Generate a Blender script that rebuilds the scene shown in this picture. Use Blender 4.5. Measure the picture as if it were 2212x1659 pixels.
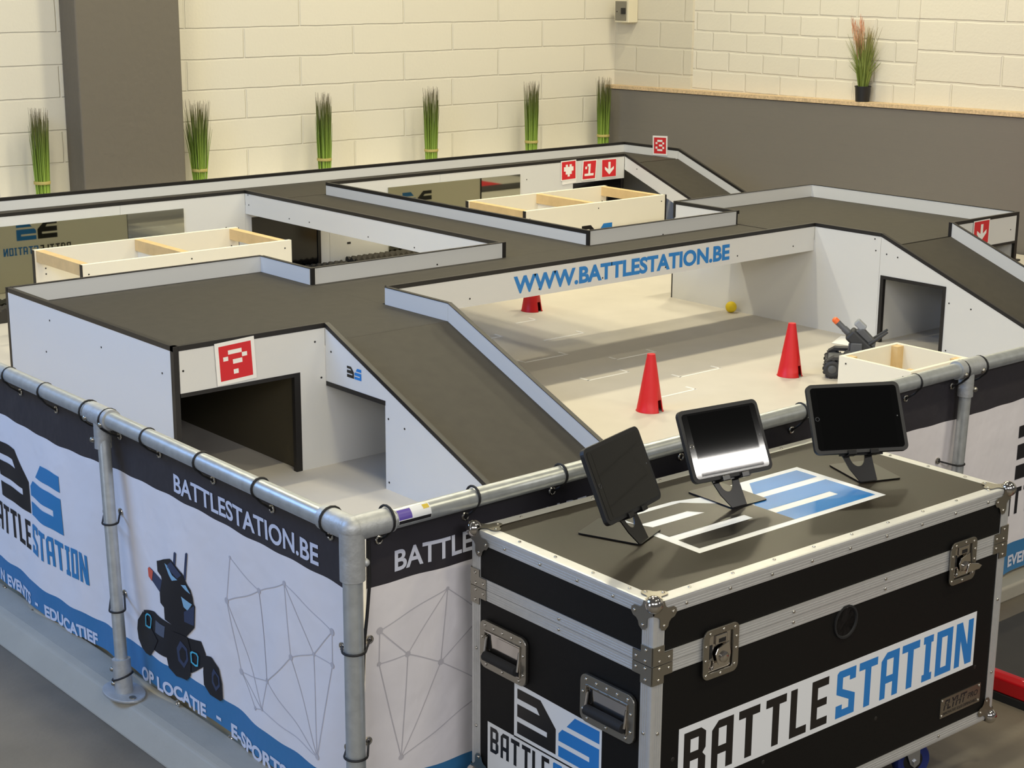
import bpy, math, random
from mathutils import Vector, Matrix
from mathutils.geometry import tessellate_polygon

for _o in list(bpy.data.objects):
    bpy.data.objects.remove(_o)
S = bpy.context.scene
COL = S.collection
PI = math.pi
random.seed(7)

# ------------------------------------------------------------------ camera
cam_d = bpy.data.cameras.new('camera')
cam = bpy.data.objects.new('camera', cam_d)
COL.objects.link(cam)
cam_d.sensor_fit = 'HORIZONTAL'
cam_d.sensor_width = 36.0
cam_d.lens = 3555.1 * 36.0 / 2212.0
cam_d.clip_end = 200
_yaw, _pit, _rol = math.radians(49.4694), math.radians(-14.4639), math.radians(0.3874)
_fw = Vector((math.cos(_pit) * math.cos(_yaw), math.cos(_pit) * math.sin(_yaw), math.sin(_pit)))
_r = Vector((math.sin(_yaw), -math.cos(_yaw), 0))
_u = _r.cross(_fw)
_r2 = _r * math.cos(_rol) + _u * math.sin(_rol)
_u2 = _u * math.cos(_rol) - _r * math.sin(_rol)
_m = Matrix((( _r2.x, _u2.x, -_fw.x, -2.0654), (_r2.y, _u2.y, -_fw.y, -2.9839),
             (_r2.z, _u2.z, -_fw.z, 1.9383), (0, 0, 0, 1)))
cam.matrix_world = _m
S.camera = cam

# ------------------------------------------------------------------ light and exposure
S.view_settings.view_transform = 'Standard'
S.view_settings.look = 'None'
S.view_settings.gamma = 1.0
S.view_settings.use_curve_mapping = False
S.view_settings.exposure = -0.36
wd = bpy.data.worlds.new('hall_ambient')
S.world = wd
wd.use_nodes = True
wd.node_tree.nodes['Background'].inputs[0].default_value = (0.80, 0.78, 0.74, 1)
wd.node_tree.nodes['Background'].inputs[1].default_value = 0.17


def area(name, loc, target, sx, sy, power, col):
    d = bpy.data.lights.new(name, 'AREA')
    d.shape = 'RECTANGLE'
    d.size, d.size_y = sx, sy
    d.energy = power
    d.color = col
    o = bpy.data.objects.new(name, d)
    COL.objects.link(o)
    o.location = loc
    v = Vector(target) - Vector(loc)
    o.rotation_euler = v.to_track_quat('-Z', 'Y').to_euler()
    return o


WARM = (1.0, 0.91, 0.64)
for lx, ly in ((1.2, 4.9), (4.4, 4.8), (7.0, 5.0), (2.4, 3.05), (5.6, 2.95)):
    area('ceiling_lamp', (lx, ly, 4.6), (lx, ly + 0.001, 0), 0.60, 0.09, 100, WARM)
for lx, ly in ((0.7, 0.7), (0.9, -2.4), (3.4, -2.2)):
    area('ceiling_lamp', (lx, ly, 4.6), (lx, ly + 0.001, 0), 0.60, 0.09, 66, WARM)
area('high_window', (-2.6, 3.2, 3.3), (0.9, 2.6, 0.3), 3.0, 1.2, 185, (0.26, 0.50, 1.0))
area('daylight_door', (-6.5, 1.0, 1.6), (0.5, 1.4, 0.2), 3.0, 2.6, 70, (0.75, 0.84, 1.0))
area('side_fill', (-4.4, -3.2, 3.4), (0.6, 0.9, 0.2), 2.4, 1.2, 120, (0.95, 0.97, 1.0))  # added fill light, brightens the banners and the near ramp side
area('front_window', (-1.6, -7.0, 4.2), (1.4, -0.5, 0.3), 4.0, 1.2, 235, (0.98, 0.97, 1.0))
area('rear_window', (6.17, -7.89, 4.63), (7.4, 1.0, 0.3), 3.2, 0.10, 170, (1.0, 0.96, 0.90))

# ------------------------------------------------------------------ materials


def lin(c):
    out = []
    for k in c:
        k = k / 255.0
        out.append(k / 12.92 if k <= 0.04045 else ((k + 0.055) / 1.055) ** 2.4)
    return (out[0], out[1], out[2], 1)


MATS = {}


def mat(name, rgb, rough=0.5, metal=0.0, spec=0.5, noise=0.0, nscale=20, bump=0.0, bscale=60, coat=0.0):
    m = bpy.data.materials.new(name)
    m.use_nodes = True
    nt = m.node_tree
    b = nt.nodes['Principled BSDF']
    c = lin(rgb)
    b.inputs['Base Color'].default_value = c
    b.inputs['Roughness'].default_value = rough
    b.inputs['Metallic'].default_value = metal
    b.inputs['Specular IOR Level'].default_value = spec
    b.inputs['Coat Weight'].default_value = coat
    tc = nt.nodes.new('ShaderNodeTexCoord')
    if noise > 0:
        n = nt.nodes.new('ShaderNodeTexNoise')
        n.inputs['Scale'].default_value = nscale
        n.inputs['Detail'].default_value = 6
        nt.links.new(tc.outputs['Object'], n.inputs['Vector'])
        r = nt.nodes.new('ShaderNodeValToRGB')
        r.color_ramp.elements[0].position = 0.3
        r.color_ramp.elements[1].position = 0.7
        r.color_ramp.elements[0].color = tuple(k * (1 - noise) for k in c[:3]) + (1,)
        r.color_ramp.elements[1].color = tuple(min(1, k * (1 + noise)) for k in c[:3]) + (1,)
        nt.links.new(n.outputs['Fac'], r.inputs['Fac'])
        nt.links.new(r.outputs['Color'], b.inputs['Base Color'])
    if bump > 0:
        n2 = nt.nodes.new('ShaderNodeTexNoise')
        n2.inputs['Scale'].default_value = bscale
        n2.inputs['Detail'].default_value = 5
        nt.links.new(tc.outputs['Object'], n2.inputs['Vector'])
        bp = nt.nodes.new('ShaderNodeBump')
        bp.inputs['Strength'].default_value = bump
        bp.inputs['Distance'].default_value = 0.01
        nt.links.new(n2.outputs['Fac'], bp.inputs['Height'])
        nt.links.new(bp.outputs['Normal'], b.inputs['Normal'])
    MATS[name] = m
    return m


WHITE = mat('white_melamine', (212, 212, 210), 0.45, bump=0.02, bscale=300)
DECK = mat('brown_sanded_plywood', (55, 51, 44), 0.66, spec=0.35, noise=0.10, nscale=18, bump=0.06, bscale=400)
EDGE = mat('black_edge_band', (24, 21, 19), 0.5)
SCREW = mat('screw_head', (60, 58, 56), 0.4, 0.7)
FLOORM = mat('grey_play_floor', (196, 190, 180), 0.55, noise=0.03, nscale=6)
MARK = mat('white_floor_mark', (236, 234, 230), 0.5)
PODIUM = mat('cream_podium_board', (214, 206, 180), 0.6)
CONC = mat('concrete_floor', (104, 97, 85), 0.55, noise=0.12, nscale=5, bump=0.15, bscale=40)
KERB = mat('white_kerb_paint', (160, 155, 142), 0.55, noise=0.04, nscale=8, bump=0.15, bscale=30)
GALV = mat('galvanised_steel', (186, 190, 190), 0.36, 0.6, noise=0.10, nscale=35, bump=0.04, bscale=70)
CAST = mat('galvanised_casting', (176, 178, 178), 0.5, 0.5, noise=0.10, nscale=40, bump=0.15, bscale=80)
CORD = mat('black_cord', (18, 17, 18), 0.6)
EYE = mat('nickel_eyelet', (205, 200, 190), 0.22, 1.0)
ALU = mat('brushed_aluminium', (198, 198, 196), 0.42, 0.5, noise=0.03, nscale=50)
CHROME = mat('chrome', (205, 200, 194), 0.10, 1.0)
ZINC = mat('zinc_plate', (160, 156, 146), 0.32, 0.95)
HEX = mat('black_textured_board', (17, 16, 15), 0.55, spec=0.2, bump=0.12, bscale=500)
LIDTOP = mat('black_lid_laminate', (34, 28, 20), 0.36, spec=0.22, bump=0.05, bscale=600)
BLUE = mat('blue_vinyl', (36, 122, 196), 0.35)
BLACKV = mat('black_vinyl', (22, 19, 19), 0.35)
WHITEV = mat('white_vinyl', (226, 228, 230), 0.4)
RUBBER = mat('black_rubber', (22, 22, 23), 0.75)
TYRE = mat('blue_caster_tyre', (24, 40, 104), 0.5)
FORK = mat('zinc_fork', (186, 188, 190), 0.35, 0.9)
BLK = mat('black_plastic', (20, 20, 21), 0.5)
STAND = mat('black_powder_coat', (13, 12, 11), 0.30)
SCREEN = mat('tablet_glass', (3, 3, 3), 0.03, spec=0.4)
BEZEL = mat('tablet_bezel', (5, 5, 5), 0.05, spec=0.4)
RED = mat('red_cone_plastic', (206, 22, 28), 0.42)
REDP = mat('red_gloss_paint', (178, 20, 28), 0.22)
REDC = mat('red_card_print', (206, 32, 40), 0.5)
PAPER = mat('white_card', (236, 234, 230), 0.6)
PINE = mat('pine_wood', (214, 184, 132), 0.55, noise=0.08, nscale=14)
CREAMB = mat('crate_white_board', (238, 232, 214), 0.5)
MIRROR = mat('mirror_panel', (190, 192, 180), 0.03, 1.0)
PLYD = mat('dark_tunnel_board', (72, 66, 50), 0.6)
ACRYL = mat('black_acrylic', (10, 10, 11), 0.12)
FOAM = mat('dark_studded_foam', (46, 42, 36), 0.8)
COLM = mat('grey_column_paint', (104, 98, 88), 0.65, bump=0.35, bscale=25)
YELLOW = mat('yellow_foam_ball', (226, 196, 24), 0.6, bump=0.1, bscale=200)
BOTG = mat('grey_robot_plastic', (86, 88, 92), 0.4)
BOTD = mat('dark_robot_plastic', (50, 51, 54), 0.5)
BOTL = mat('light_grey_robot_plastic', (150, 154, 160), 0.4)
ORANGE = mat('orange_tip', (240, 110, 50), 0.45)
POTM = mat('black_pot', (22, 22, 24), 0.5)
OSB = mat('chipboard_edge', (196, 172, 138), 0.7, noise=0.25, nscale=60)
RAFFIA = mat('raffia_band', (176, 162, 96), 0.7)
BOXW = mat('switch_box_plastic', (214, 206, 182), 0.4)
SMOKE = mat('smoked_cover', (120, 116, 104), 0.15)
DARKMAT = mat('dark_rubber_mat', (52, 50, 48), 0.6, noise=0.1, nscale=10)
PURPLE = mat('purple_label', (92, 74, 160), 0.4)
YELLAB = mat('yellow_label', (206, 180, 60), 0.4)
GREYNET = mat('grey_network_ink', (188, 184, 188), 0.55)
NAVY = mat('navy_ink', (52, 62, 88), 0.5)
BLKINK = mat('black_ink', (26, 24, 28), 0.5)
LBLUE = mat('pale_blue_ink', (134, 178, 206), 0.5)
CYAN = mat('cyan_ink', (76, 178, 206), 0.5)
ORINK = mat('orange_ink', (214, 92, 70), 0.5)
GRINK = mat('slate_ink', (84, 92, 108), 0.5)
BANBLUE = mat('banner_blue_ink', (46, 124, 176), 0.5)
BANWHITE = mat('banner_white_ink', (205, 208, 222), 0.55)


def grass_mat(name, base, mid, tip, z0, z1):
    m = bpy.data.materials.new(name)
    m.use_nodes = True
    nt = m.node_tree
    b = nt.nodes['Principled BSDF']
    b.inputs['Roughness'].default_value = 0.55
    tc = nt.nodes.new('ShaderNodeTexCoord')
    sp = nt.nodes.new('ShaderNodeSeparateXYZ')
    mr = nt.nodes.new('ShaderNodeMapRange')
    mr.inputs['From Min'].default_value = z0
    mr.inputs['From Max'].default_value = z1
    r = nt.nodes.new('ShaderNodeValToRGB')
    e = r.color_ramp.elements
    e[0].color = lin(base)
    e[1].color = lin(tip)
    k = e.new(0.55)
    k.color = lin(mid)
    nt.links.new(tc.outputs['Object'], sp.inputs[0])
    nt.links.new(sp.outputs['Z'], mr.inputs['Value'])
    nt.links.new(mr.outputs['Result'], r.inputs['Fac'])
    nt.links.new(r.outputs['Color'], b.inputs['Base Color'])
    return m


GRASS = grass_mat('green_grass_blades', (158, 190, 78), (104, 126, 46), (78, 64, 42), 0.0, 0.56)
WILD = grass_mat('wild_grass_blades', (118, 136, 58), (124, 136, 66), (136, 118, 78), 0.08, 0.55)
PLUME = grass_mat('pink_plumes', (150, 104, 80), (204, 160, 128), (196, 140, 112), 0.3, 0.6)


def wall_mat(name, rgb, axis, bw, bh, off, strength=0.6, msize=0.012):
    m = bpy.data.materials.new(name)
    m.use_nodes = True
    nt = m.node_tree
    b = nt.nodes['Principled BSDF']
    b.inputs['Roughness'].default_value = 0.6
    tc = nt.nodes.new('ShaderNodeTexCoord')
    sp = nt.nodes.new('ShaderNodeSeparateXYZ')
    cb = nt.nodes.new('ShaderNodeCombineXYZ')
    nt.links.new(tc.outputs['Object'], sp.inputs[0])
    nt.links.new(sp.outputs['X' if axis == 'x' else 'Y'], cb.inputs['X'])
    ad = nt.nodes.new('ShaderNodeMath')
    ad.operation = 'ADD'
    ad.inputs[1].default_value = off
    nt.links.new(sp.outputs['Z'], ad.inputs[0])
    nt.links.new(ad.outputs[0], cb.inputs['Y'])
    # wobble the joints slightly
    n = nt.nodes.new('ShaderNodeTexNoise')
    n.inputs['Scale'].default_value = 5
    nt.links.new(tc.outputs['Object'], n.inputs['Vector'])
    mx = nt.nodes.new('ShaderNodeVectorMath')
    mx.operation = 'SCALE'
    mx.inputs['Scale'].default_value = 0.012
    nt.links.new(n.outputs['Color'], mx.inputs[0])
    va = nt.nodes.new('ShaderNodeVectorMath')
    nt.links.new(cb.outputs[0], va.inputs[0])
    nt.links.new(mx.outputs[0], va.inputs[1])
    br = nt.nodes.new('ShaderNodeTexBrick')
    br.inputs['Scale'].default_value = 1
    br.inputs['Brick Width'].default_value = bw
    br.inputs['Row Height'].default_value = bh
    br.inputs['Mortar Size'].default_value = msize
    br.inputs['Mortar Smooth'].default_value = 0.6
    c = lin(rgb)
    br.inputs['Color1'].default_value = c
    br.inputs['Color2'].default_value = tuple(k * 0.965 for k in c[:3]) + (1,)
    br.inputs['Mortar'].default_value = tuple(k * 0.965 for k in c[:3]) + (1,)
    nt.links.new(va.outputs[0], br.inputs['Vector'])
    nt.links.new(br.outputs['Color'], b.inputs['Base Color'])
    n2 = nt.nodes.new('ShaderNodeTexNoise')
    n2.inputs['Scale'].default_value = 45
    n2.inputs['Detail'].default_value = 6
    nt.links.new(tc.outputs['Object'], n2.inputs['Vector'])
    ma = nt.nodes.new('ShaderNodeMath')
    ma.operation = 'MULTIPLY_ADD'
    ma.inputs[1].default_value = 0.22
    inv = nt.nodes.new('ShaderNodeMath')
    inv.operation = 'SUBTRACT'
    inv.inputs[0].default_value = 1.0
    nt.links.new(br.outputs['Fac'], inv.inputs[1])
    nt.links.new(n2.outputs['Fac'], ma.inputs[0])
    nt.links.new(inv.outputs[0], ma.inputs[2])
    bp = nt.nodes.new('ShaderNodeBump')
    bp.inputs['Strength'].default_value = strength
    bp.inputs['Distance'].default_value = 0.012
    nt.links.new(ma.outputs[0], bp.inputs['Height'])
    nt.links.new(bp.outputs['Normal'], b.inputs['Normal'])
    return m


WALLB = wall_mat('painted_block_wall', (216, 211, 197), 'x', 0.95, 0.2145, 0.043, 0.65, 0.009)
WALLA = wall_mat('block_pier_shade_tint', (204, 198, 182), 'y', 0.55, 0.215, 0.05, 0.5)  # shading on this corner stretch is put into its darker colour
WALLR = wall_mat('painted_small_block_wall', (216, 211, 197), 'y', 0.36, 0.155, 0.006, 0.5)
WALLC = wall_mat('painted_large_block_wall', (216, 211, 197), 'y', 0.80, 0.217, 0.19, 0.6)


def rib_mat():
    m = mat('grey_ribbed_cladding', (118, 114, 109), 0.5)
    nt = m.node_tree
    b = nt.nodes['Principled BSDF']
    tc = nt.nodes.new('ShaderNodeTexCoord')
    w = nt.nodes.new('ShaderNodeTexWave')
    w.wave_type = 'BANDS'
    w.bands_direction = 'Z'
    w.wave_profile = 'SAW'
    w.inputs['Scale'].default_value = 4.6
    w.inputs['Distortion'].default_value = 0.0
    nt.links.new(tc.outputs['Object'], w.inputs['Vector'])
    bp = nt.nodes.new('ShaderNodeBump')
    bp.inputs['Strength'].default_value = 0.7
    bp.inputs['Distance'].default_value = 0.012
    nt.links.new(w.outputs['Fac'], bp.inputs['Height'])
    nt.links.new(bp.outputs['Normal'], b.inputs['Normal'])
    return m


RIB = rib_mat()


def banner_mat():
    m = bpy.data.materials.new('printed_banner_cloth')
    m.use_nodes = True
    nt = m.node_tree
    b = nt.nodes['Principled BSDF']
    b.inputs['Roughness'].default_value = 0.5
    uv = nt.nodes.new('ShaderNodeUVMap')
    sp = nt.nodes.new('ShaderNodeSeparateXYZ')
    r = nt.nodes.new('ShaderNodeValToRGB')
    r.color_ramp.interpolation = 'CONSTANT'
    e = r.color_ramp.elements
    # v = (z + 0.2) / 0.9
    e[0].position = 0
    e[0].color = lin((54, 116, 164))
    e[1].position = (-0.052 + 0.2) / 0.9
    e[1].color = lin((228, 223, 224))
    k = e.new((0.482 + 0.2) / 0.9)
    k.color = lin((48, 45, 50))
    nt.links.new(uv.outputs['UV'], sp.inputs[0])
    nt.links.new(sp.outputs['Y'], r.inputs['Fac'])
    nt.links.new(r.outputs['Color'], b.inputs['Base Color'])
    n = nt.nodes.new('ShaderNodeTexNoise')
    n.inputs['Scale'].default_value = 7
    n.inputs['Detail'].default_value = 3
    tc = nt.nodes.new('ShaderNodeTexCoord')
    nt.links.new(tc.outputs['Object'], n.inputs['Vector'])
    bp = nt.nodes.new('ShaderNodeBump')
    bp.inputs['Strength'].default_value = 0.25
    bp.inputs['Distance'].default_value = 0.03
    nt.links.new(n.outputs['Fac'], bp.inputs['Height'])
    nt.links.new(bp.outputs['Normal'], b.inputs['Normal'])
    return m


CLOTH = banner_mat()

# ------------------------------------------------------------------ mesh builder


class MB:
    def __init__(self):
        self.v, self.f = [], []

    def add(self, vs, fs):
        o = len(self.v)
        self.v += [Vector(p) for p in vs]
        self.f += [tuple(i + o for i in q) for q in fs]
        return self

    def box(self, x0, x1, y0, y1, z0, z1):
        x0, x1 = min(x0, x1), max(x0, x1)
        y0, y1 = min(y0, y1), max(y0, y1)
        z0, z1 = min(z0, z1), max(z0, z1)
        return self.add([(x0, y0, z0), (x1, y0, z0), (x1, y1, z0), (x0, y1, z0),
                         (x0, y0, z1), (x1, y0, z1), (x1, y1, z1), (x0, y1, z1)],
                        [(3, 2, 1, 0), (4, 5, 6, 7), (0, 1, 5, 4), (1, 2, 6, 5), (2, 3, 7, 6), (3, 0, 4, 7)])

    def prism(self, pts, vec):
        """polygon (3D points) swept by vec"""
        pts = [Vector(p) for p in pts]
        vec = Vector(vec)
        n = Vector((0, 0, 0))
        for i in range(len(pts)):
            a, b = pts[i], pts[(i + 1) % len(pts)]
            n += a.cross(b)
        if n.dot(vec) > 0:
            pts = pts[::-1]
        k = len(pts)
        fs = [tuple(range(k)), tuple(range(2 * k - 1, k - 1, -1))]
        for i in range(k):
            j = (i + 1) % k
            fs.append((j, i, i + k, j + k))
        return self.add(pts + [p + vec for p in pts], fs)

    def holed(self, outer, holes, fn, thick=0.0, nrm=None):
        """2D outline with holes mapped by fn(u, v); thick extrudes along nrm"""
        loops = [outer] + holes
        flat = [p for lp in loops for p in lp]
        tris = tessellate_polygon([[Vector((p[0], p[1], 0)) for p in lp] for lp in loops])
        P = [Vector(fn(*p)) for p in flat]
        fs = []
        for t in tris:
            a, b, c = [flat[i] for i in t]
            s = (b[0] - a[0]) * (c[1] - a[1]) - (b[1] - a[1]) * (c[0] - a[0])
            fs.append(tuple(t) if s > 0 else tuple(reversed(t)))
        if not thick:
            return self.add(P, fs)
        N = Vector(nrm) * thick
        k = len(P)
        allf = [tuple(i + k for i in t) for t in fs] + [tuple(reversed(t)) for t in fs]
        o = 0
        for li, lp in enumerate(loops):
            m_ = len(lp)
            ar = sum(lp[i][0] * lp[(i + 1) % m_][1] - lp[(i + 1) % m_][0] * lp[i][1] for i in range(m_))
            for i in range(m_):
                j = (i + 1) % m_
                q = (o + i, o + j, o + j + k, o + i + k)
                ccw = ar > 0
                if li > 0:
                    ccw = not ccw
                allf.append(q if ccw else tuple(reversed(q)))
            o += m_
        return self.add(P + [p + N for p in P], allf)

    def refine(self, m):
        """split long triangles of a flat pattern so it can follow cloth"""
        v = self.v
        todo = []
        for q in self.f:
            for k in range(1, len(q) - 1):
                todo.append((q[0], q[k], q[k + 1]))
        done = []
        mid = {}
        while todo:
            t = todo.pop()
            L = [(v[t[k]] - v[t[(k + 1) % 3]]).length for k in range(3)]
            k = L.index(max(L))
            if L[k] <= m:
                done.append(t)
                continue
            a, b, c = t[k], t[(k + 1) % 3], t[(k + 2) % 3]
            e = (min(a, b), max(a, b))
            if e not in mid:
                mid[e] = len(v)
                v.append((v[a] + v[b]) / 2)
            todo += [(a, mid[e], c), (mid[e], b, c)]
        self.f = done
        return self

    def tube(self, path, r, n=12, caps=True, closed=False):
        path = [Vector(p) for p in path]
        rs = r if isinstance(r, (list, tuple)) else [r] * len(path)
        rings = []
        prev = None
        L = len(path)
        for i, p in enumerate(path):
            if closed:
                t = (path[(i + 1) % L] - path[i - 1]).normalized()
            else:
                t = (path[min(i + 1, L - 1)] - path[max(i - 1, 0)]).normalized()
            if prev is None:
                a = Vector((0, 0, 1)) if abs(t.z) < 0.9 else Vector((1, 0, 0))
                prev = (a - t * a.dot(t)).normalized()
            else:
                prev = (prev - t * prev.dot(t)).normalized()
            b = t.cross(prev)
            rings.append([p + prev * math.cos(2 * PI * k / n) * rs[i] + b * math.sin(2 * PI * k / n) * rs[i] for k in range(n)])
        vs = [q for rg in rings for q in rg]
        fs = []
        rng = L if closed else L - 1
        for i in range(rng):
            i2 = (i + 1) % L
            for k in range(n):
                k2 = (k + 1) % n
                fs.append((i * n + k, i * n + k2, i2 * n + k2, i2 * n + k))
        if caps and not closed:
            fs.append(tuple(reversed(range(n))))
            fs.append(tuple(range((L - 1) * n, L * n)))
        return self.add(vs, fs)

    def sphere(self, c, r, nu=20, nv=12, sc=(1, 1, 1)):
        c = Vector(c)
        vs, fs = [], []
        for j in range(1, nv):
            th = PI * j / nv
            for i in range(nu):
                ph = 2 * PI * i / nu
                vs.append(c + Vector((r * sc[0] * math.sin(th) * math.cos(ph), r * sc[1] * math.sin(th) * math.sin(ph), r * sc[2] * math.cos(th))))
        top = len(vs)
        vs.append(c + Vector((0, 0, r * sc[2])))
        vs.append(c - Vector((0, 0, r * sc[2])))
        for j in range(nv - 2):
            for i in range(nu):
                i2 = (i + 1) % nu
                fs.append((j * nu + i, (j + 1) * nu + i, (j + 1) * nu + i2, j * nu + i2))
        for i in range(nu):
            i2 = (i + 1) % nu
            fs.append((top, i, i2))
            fs.append((top + 1, (nv - 2) * nu + i2, (nv - 2) * nu + i))
        return self.add(vs, fs)

    def lathe(self, prof, c=(0, 0, 0), ax='z', n=24):
        """prof: list of (radius, height)"""
        c = Vector(c)
        vs, fs = [], []
        for (r, h) in prof:
            for k in range(n):
                a = 2 * PI * k / n
                x, y = r * math.cos(a), r * math.sin(a)
                p = {'z': (x, y, h), 'x': (h, x, y), 'y': (y, h, x)}[ax]
                vs.append(c + Vector(p))
        for i in range(len(prof) - 1):
            for k in range(n):
                k2 = (k + 1) % n
                fs.append((i * n + k, i * n + k2, (i + 1) * n + k2, (i + 1) * n + k))
        if prof[0][0] > 1e-5:
            fs.append(tuple(reversed(range(n))))
        if prof[-1][0] > 1e-5:
            fs.append(tuple(range((len(prof) - 1) * n, len(prof) * n)))
        return self.add(vs, fs)

    def xf(self, fn, flip=False):
        self.v = [Vector(fn(p)) for p in self.v]
        if flip:
            self.f = [tuple(reversed(q)) for q in self.f]
        return self


def wm(o):
    m = o.matrix_basis.copy()
    while o.parent:
        o = o.parent
        m = o.matrix_basis @ m
    return m


def part(name, mb, material, parent=None, world=True, smooth=False, bevel=0.0, label=None, seg=2):
    me = bpy.data.meshes.new(name)
    vs = mb.v
    if parent is not None and world:
        inv = wm(parent).inverted()
        vs = [inv @ p for p in vs]
    me.from_pydata([tuple(p) for p in vs], [], mb.f)
    me.materials.append(material)
    if smooth:
        me.polygons.foreach_set('use_smooth', [True] * len(me.polygons))
        me.set_sharp_from_angle(angle=math.radians(38))
    me.update()
    o = bpy.data.objects.new(name, me)
    COL.objects.link(o)
    if parent is not None:
        o.parent = parent
    if bevel:
        md = o.modifiers.new('bevel', 'BEVEL')
        md.width = bevel
        md.segments = seg
        md.limit_method = 'ANGLE'
    if label:
        o['label'] = label
    return o


def thing(name, label, cat, loc=(0, 0, 0), rz=0.0, group=None):
    o = bpy.data.objects.new(name, None)
    o.empty_display_size = 0.05
    COL.objects.link(o)
    o.location = loc
    o.rotation_euler = (0, 0, rz)
    o['label'] = label
    o['category'] = cat
    if group:
        o['group'] = group
    return o


def tag(o, label, cat, group=None):
    o['label'] = label
    o['category'] = cat
    if group:
        o['group'] = group
    return o


def struct(name, mb, material, **k):
    o = part(name, mb, material, **k)
    o['kind'] = 'structure'
    return o


def copy_tree(o, parent=None):
    c = o.copy()
    COL.objects.link(c)
    if parent is not None:
        c.parent = parent
    for ch in list(o.children):
        copy_tree(ch, c)
    return c


def rrect(x0, x1, y0, y1, r, n=5):
    out = []
    for cx, cy, a0 in ((x1 - r, y0 + r, -PI / 2), (x1 - r, y1 - r, 0), (x0 + r, y1 - r, PI / 2), (x0 + r, y0 + r, PI)):
        for i in range(n + 1):
            a = a0 + PI / 2 * i / n
            out.append((cx + r * math.cos(a), cy + r * math.sin(a)))
    return out


# ------------------------------------------------------------------ lettering
# angular display alphabet, unit height
W = 0.575
GL = {
    'B': ([(0, 0), (0.40, 0), (W, .12), (W, .40), (.49, .49), (.57, .58), (.57, .90), (.44, 1), (0, 1)],
          [[(.17, .15), (.38, .15), (.38, .41), (.17, .41)], [(.17, .58), (.38, .58), (.38, .84), (.17, .84)]]),
    'A': ([(0, 0), (.17, 0), (.17, .32), (.39, .32), (.39, 0), (W, 0), (W, 1), (.17, 1), (0, .84)],
          [[(.18, .48), (.39, .48), (.39, .84), (.18, .84)]]),
    'T': ([(.19, 0), (.38, 0), (.38, .83), (.58, .83), (.58, 1), (0, 1), (0, .83), (.19, .83)], []),
    'L': ([(0, 0), (.49, 0), (.49, .17), (.19, .17), (.19, 1), (0, 1)], []),
    'E': ([(0, 0), (.49, 0), (.49, .17), (.18, .17), (.18, .42), (.46, .42), (.46, .58), (.18, .58), (.18, .83), (.5, .83), (.5, 1), (0, 1)], []),
    'S': ([(0, 0), (W, 0), (W, .42), (.18, .60), (.18, .84), (.39, .84), (.39, .74), (W, .74), (W, 1), (.06, 1), (0, .95), (0, .52),
           (.39, .33), (.39, .16), (.19, .16), (.19, .27), (0, .27)], []),
    'I': ([(0, 0), (.33, 0), (.33, .16), (.26, .16), (.26, .84), (.33, .84), (.33, 1), (0, 1), (0, .84), (.07, .84), (.07, .16), (0, .16)], []),
    'O': ([(0, 0), (.55, 0), (.55, 1), (.0, 1)], [[(.18, .16), (.37, .16), (.37, .84), (.18, .84)]]),
    'N': ([(0, 0), (.18, 0), (.18, .58), (.38, 0), (.6, 0), (.6, 1), (.42, 1), (.42, .44), (.21, 1), (0, 1)], []),
}
# pen positions of BATTLESTATION in letter heights
PEN = [0.0, 0.73, 1.45, 2.20, 2.90, 3.52, 4.27, 4.95, 5.65, 6.32, 7.03, 7.48, 8.15]
WORD = 'BATTLESTATION'
WORDLEN = 8.77


def word_mesh(a, b, x0, z0, h, width, fn):
    """letters a..b of the word; fn(u, v) maps to space"""
    m_ = MB()
    kx = width / WORDLEN
    for i in range(a, b):
        o, hs = GL[WORD[i]]
        tr = lambda p, i=i: (x0 + (PEN[i] + p[0]) * kx, z0 + p[1] * h)
        m_.holed([tr(p) for p in o], [[tr(p) for p in q] for q in hs], fn)
    return m_


LOGO_B = [[(0, 0), (1.21, 0), (1.21, .55), (.73, 1), (0, 1), (0, .78), (.61, .78), (.71, .655), (0, .655), (0, .376), (.94, .376), (.94, .265), (0, .265)]]
LOGO_S = [[(.24, .73), (1.2, .73), (1.2, 1), (.48, 1)],
          [(0, 0), (1.2, 0), (1.2, .62), (.11, .62), (0, .5), (0, .34), (.92, .34), (.92, .235), (0, .235)]]


def logo_mesh(which, x0, z0, h, fn, kx=1.0):
    m_ = MB()
    off = 0 if which == 'B' else 1.295
    for lp in (LOGO_B if which == 'B' else LOGO_S):
        m_.holed([(x0 + (p[0] + off) * h * kx, z0 + p[1] * h) for p in lp], [], fn)
    return m_


def text_mesh(s, x0, z0, h, width, fn, bold=0.0):
    cu = bpy.data.curves.new('lettering', 'FONT')
    cu.body = s
    cu.offset = bold
    cu.resolution_u = 4
    tmp = bpy.data.objects.new('lettering', cu)
    COL.objects.link(tmp)
    dg = bpy.context.evaluated_depsgraph_get()
    me = bpy.data.meshes.new_from_object(tmp.evaluated_get(dg))
    vs = [v.co.copy() for v in me.vertices]
    fs = [tuple(p.vertices) for p in me.polygons]
    bpy.data.objects.remove(tmp)
    bpy.data.curves.remove(cu)
    bpy.data.meshes.remove(me)
    xa, xb = min(v.x for v in vs), max(v.x for v in vs)
    ya, yb = min(v.y for v in vs), max(v.y for v in vs)
    m_ = MB()
    P = [fn(x0 + (v.x - xa) / (xb - xa) * width, z0 + (v.y - ya) / (yb - ya) * h) for v in vs]
    return m_.add(P, fs)


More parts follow.
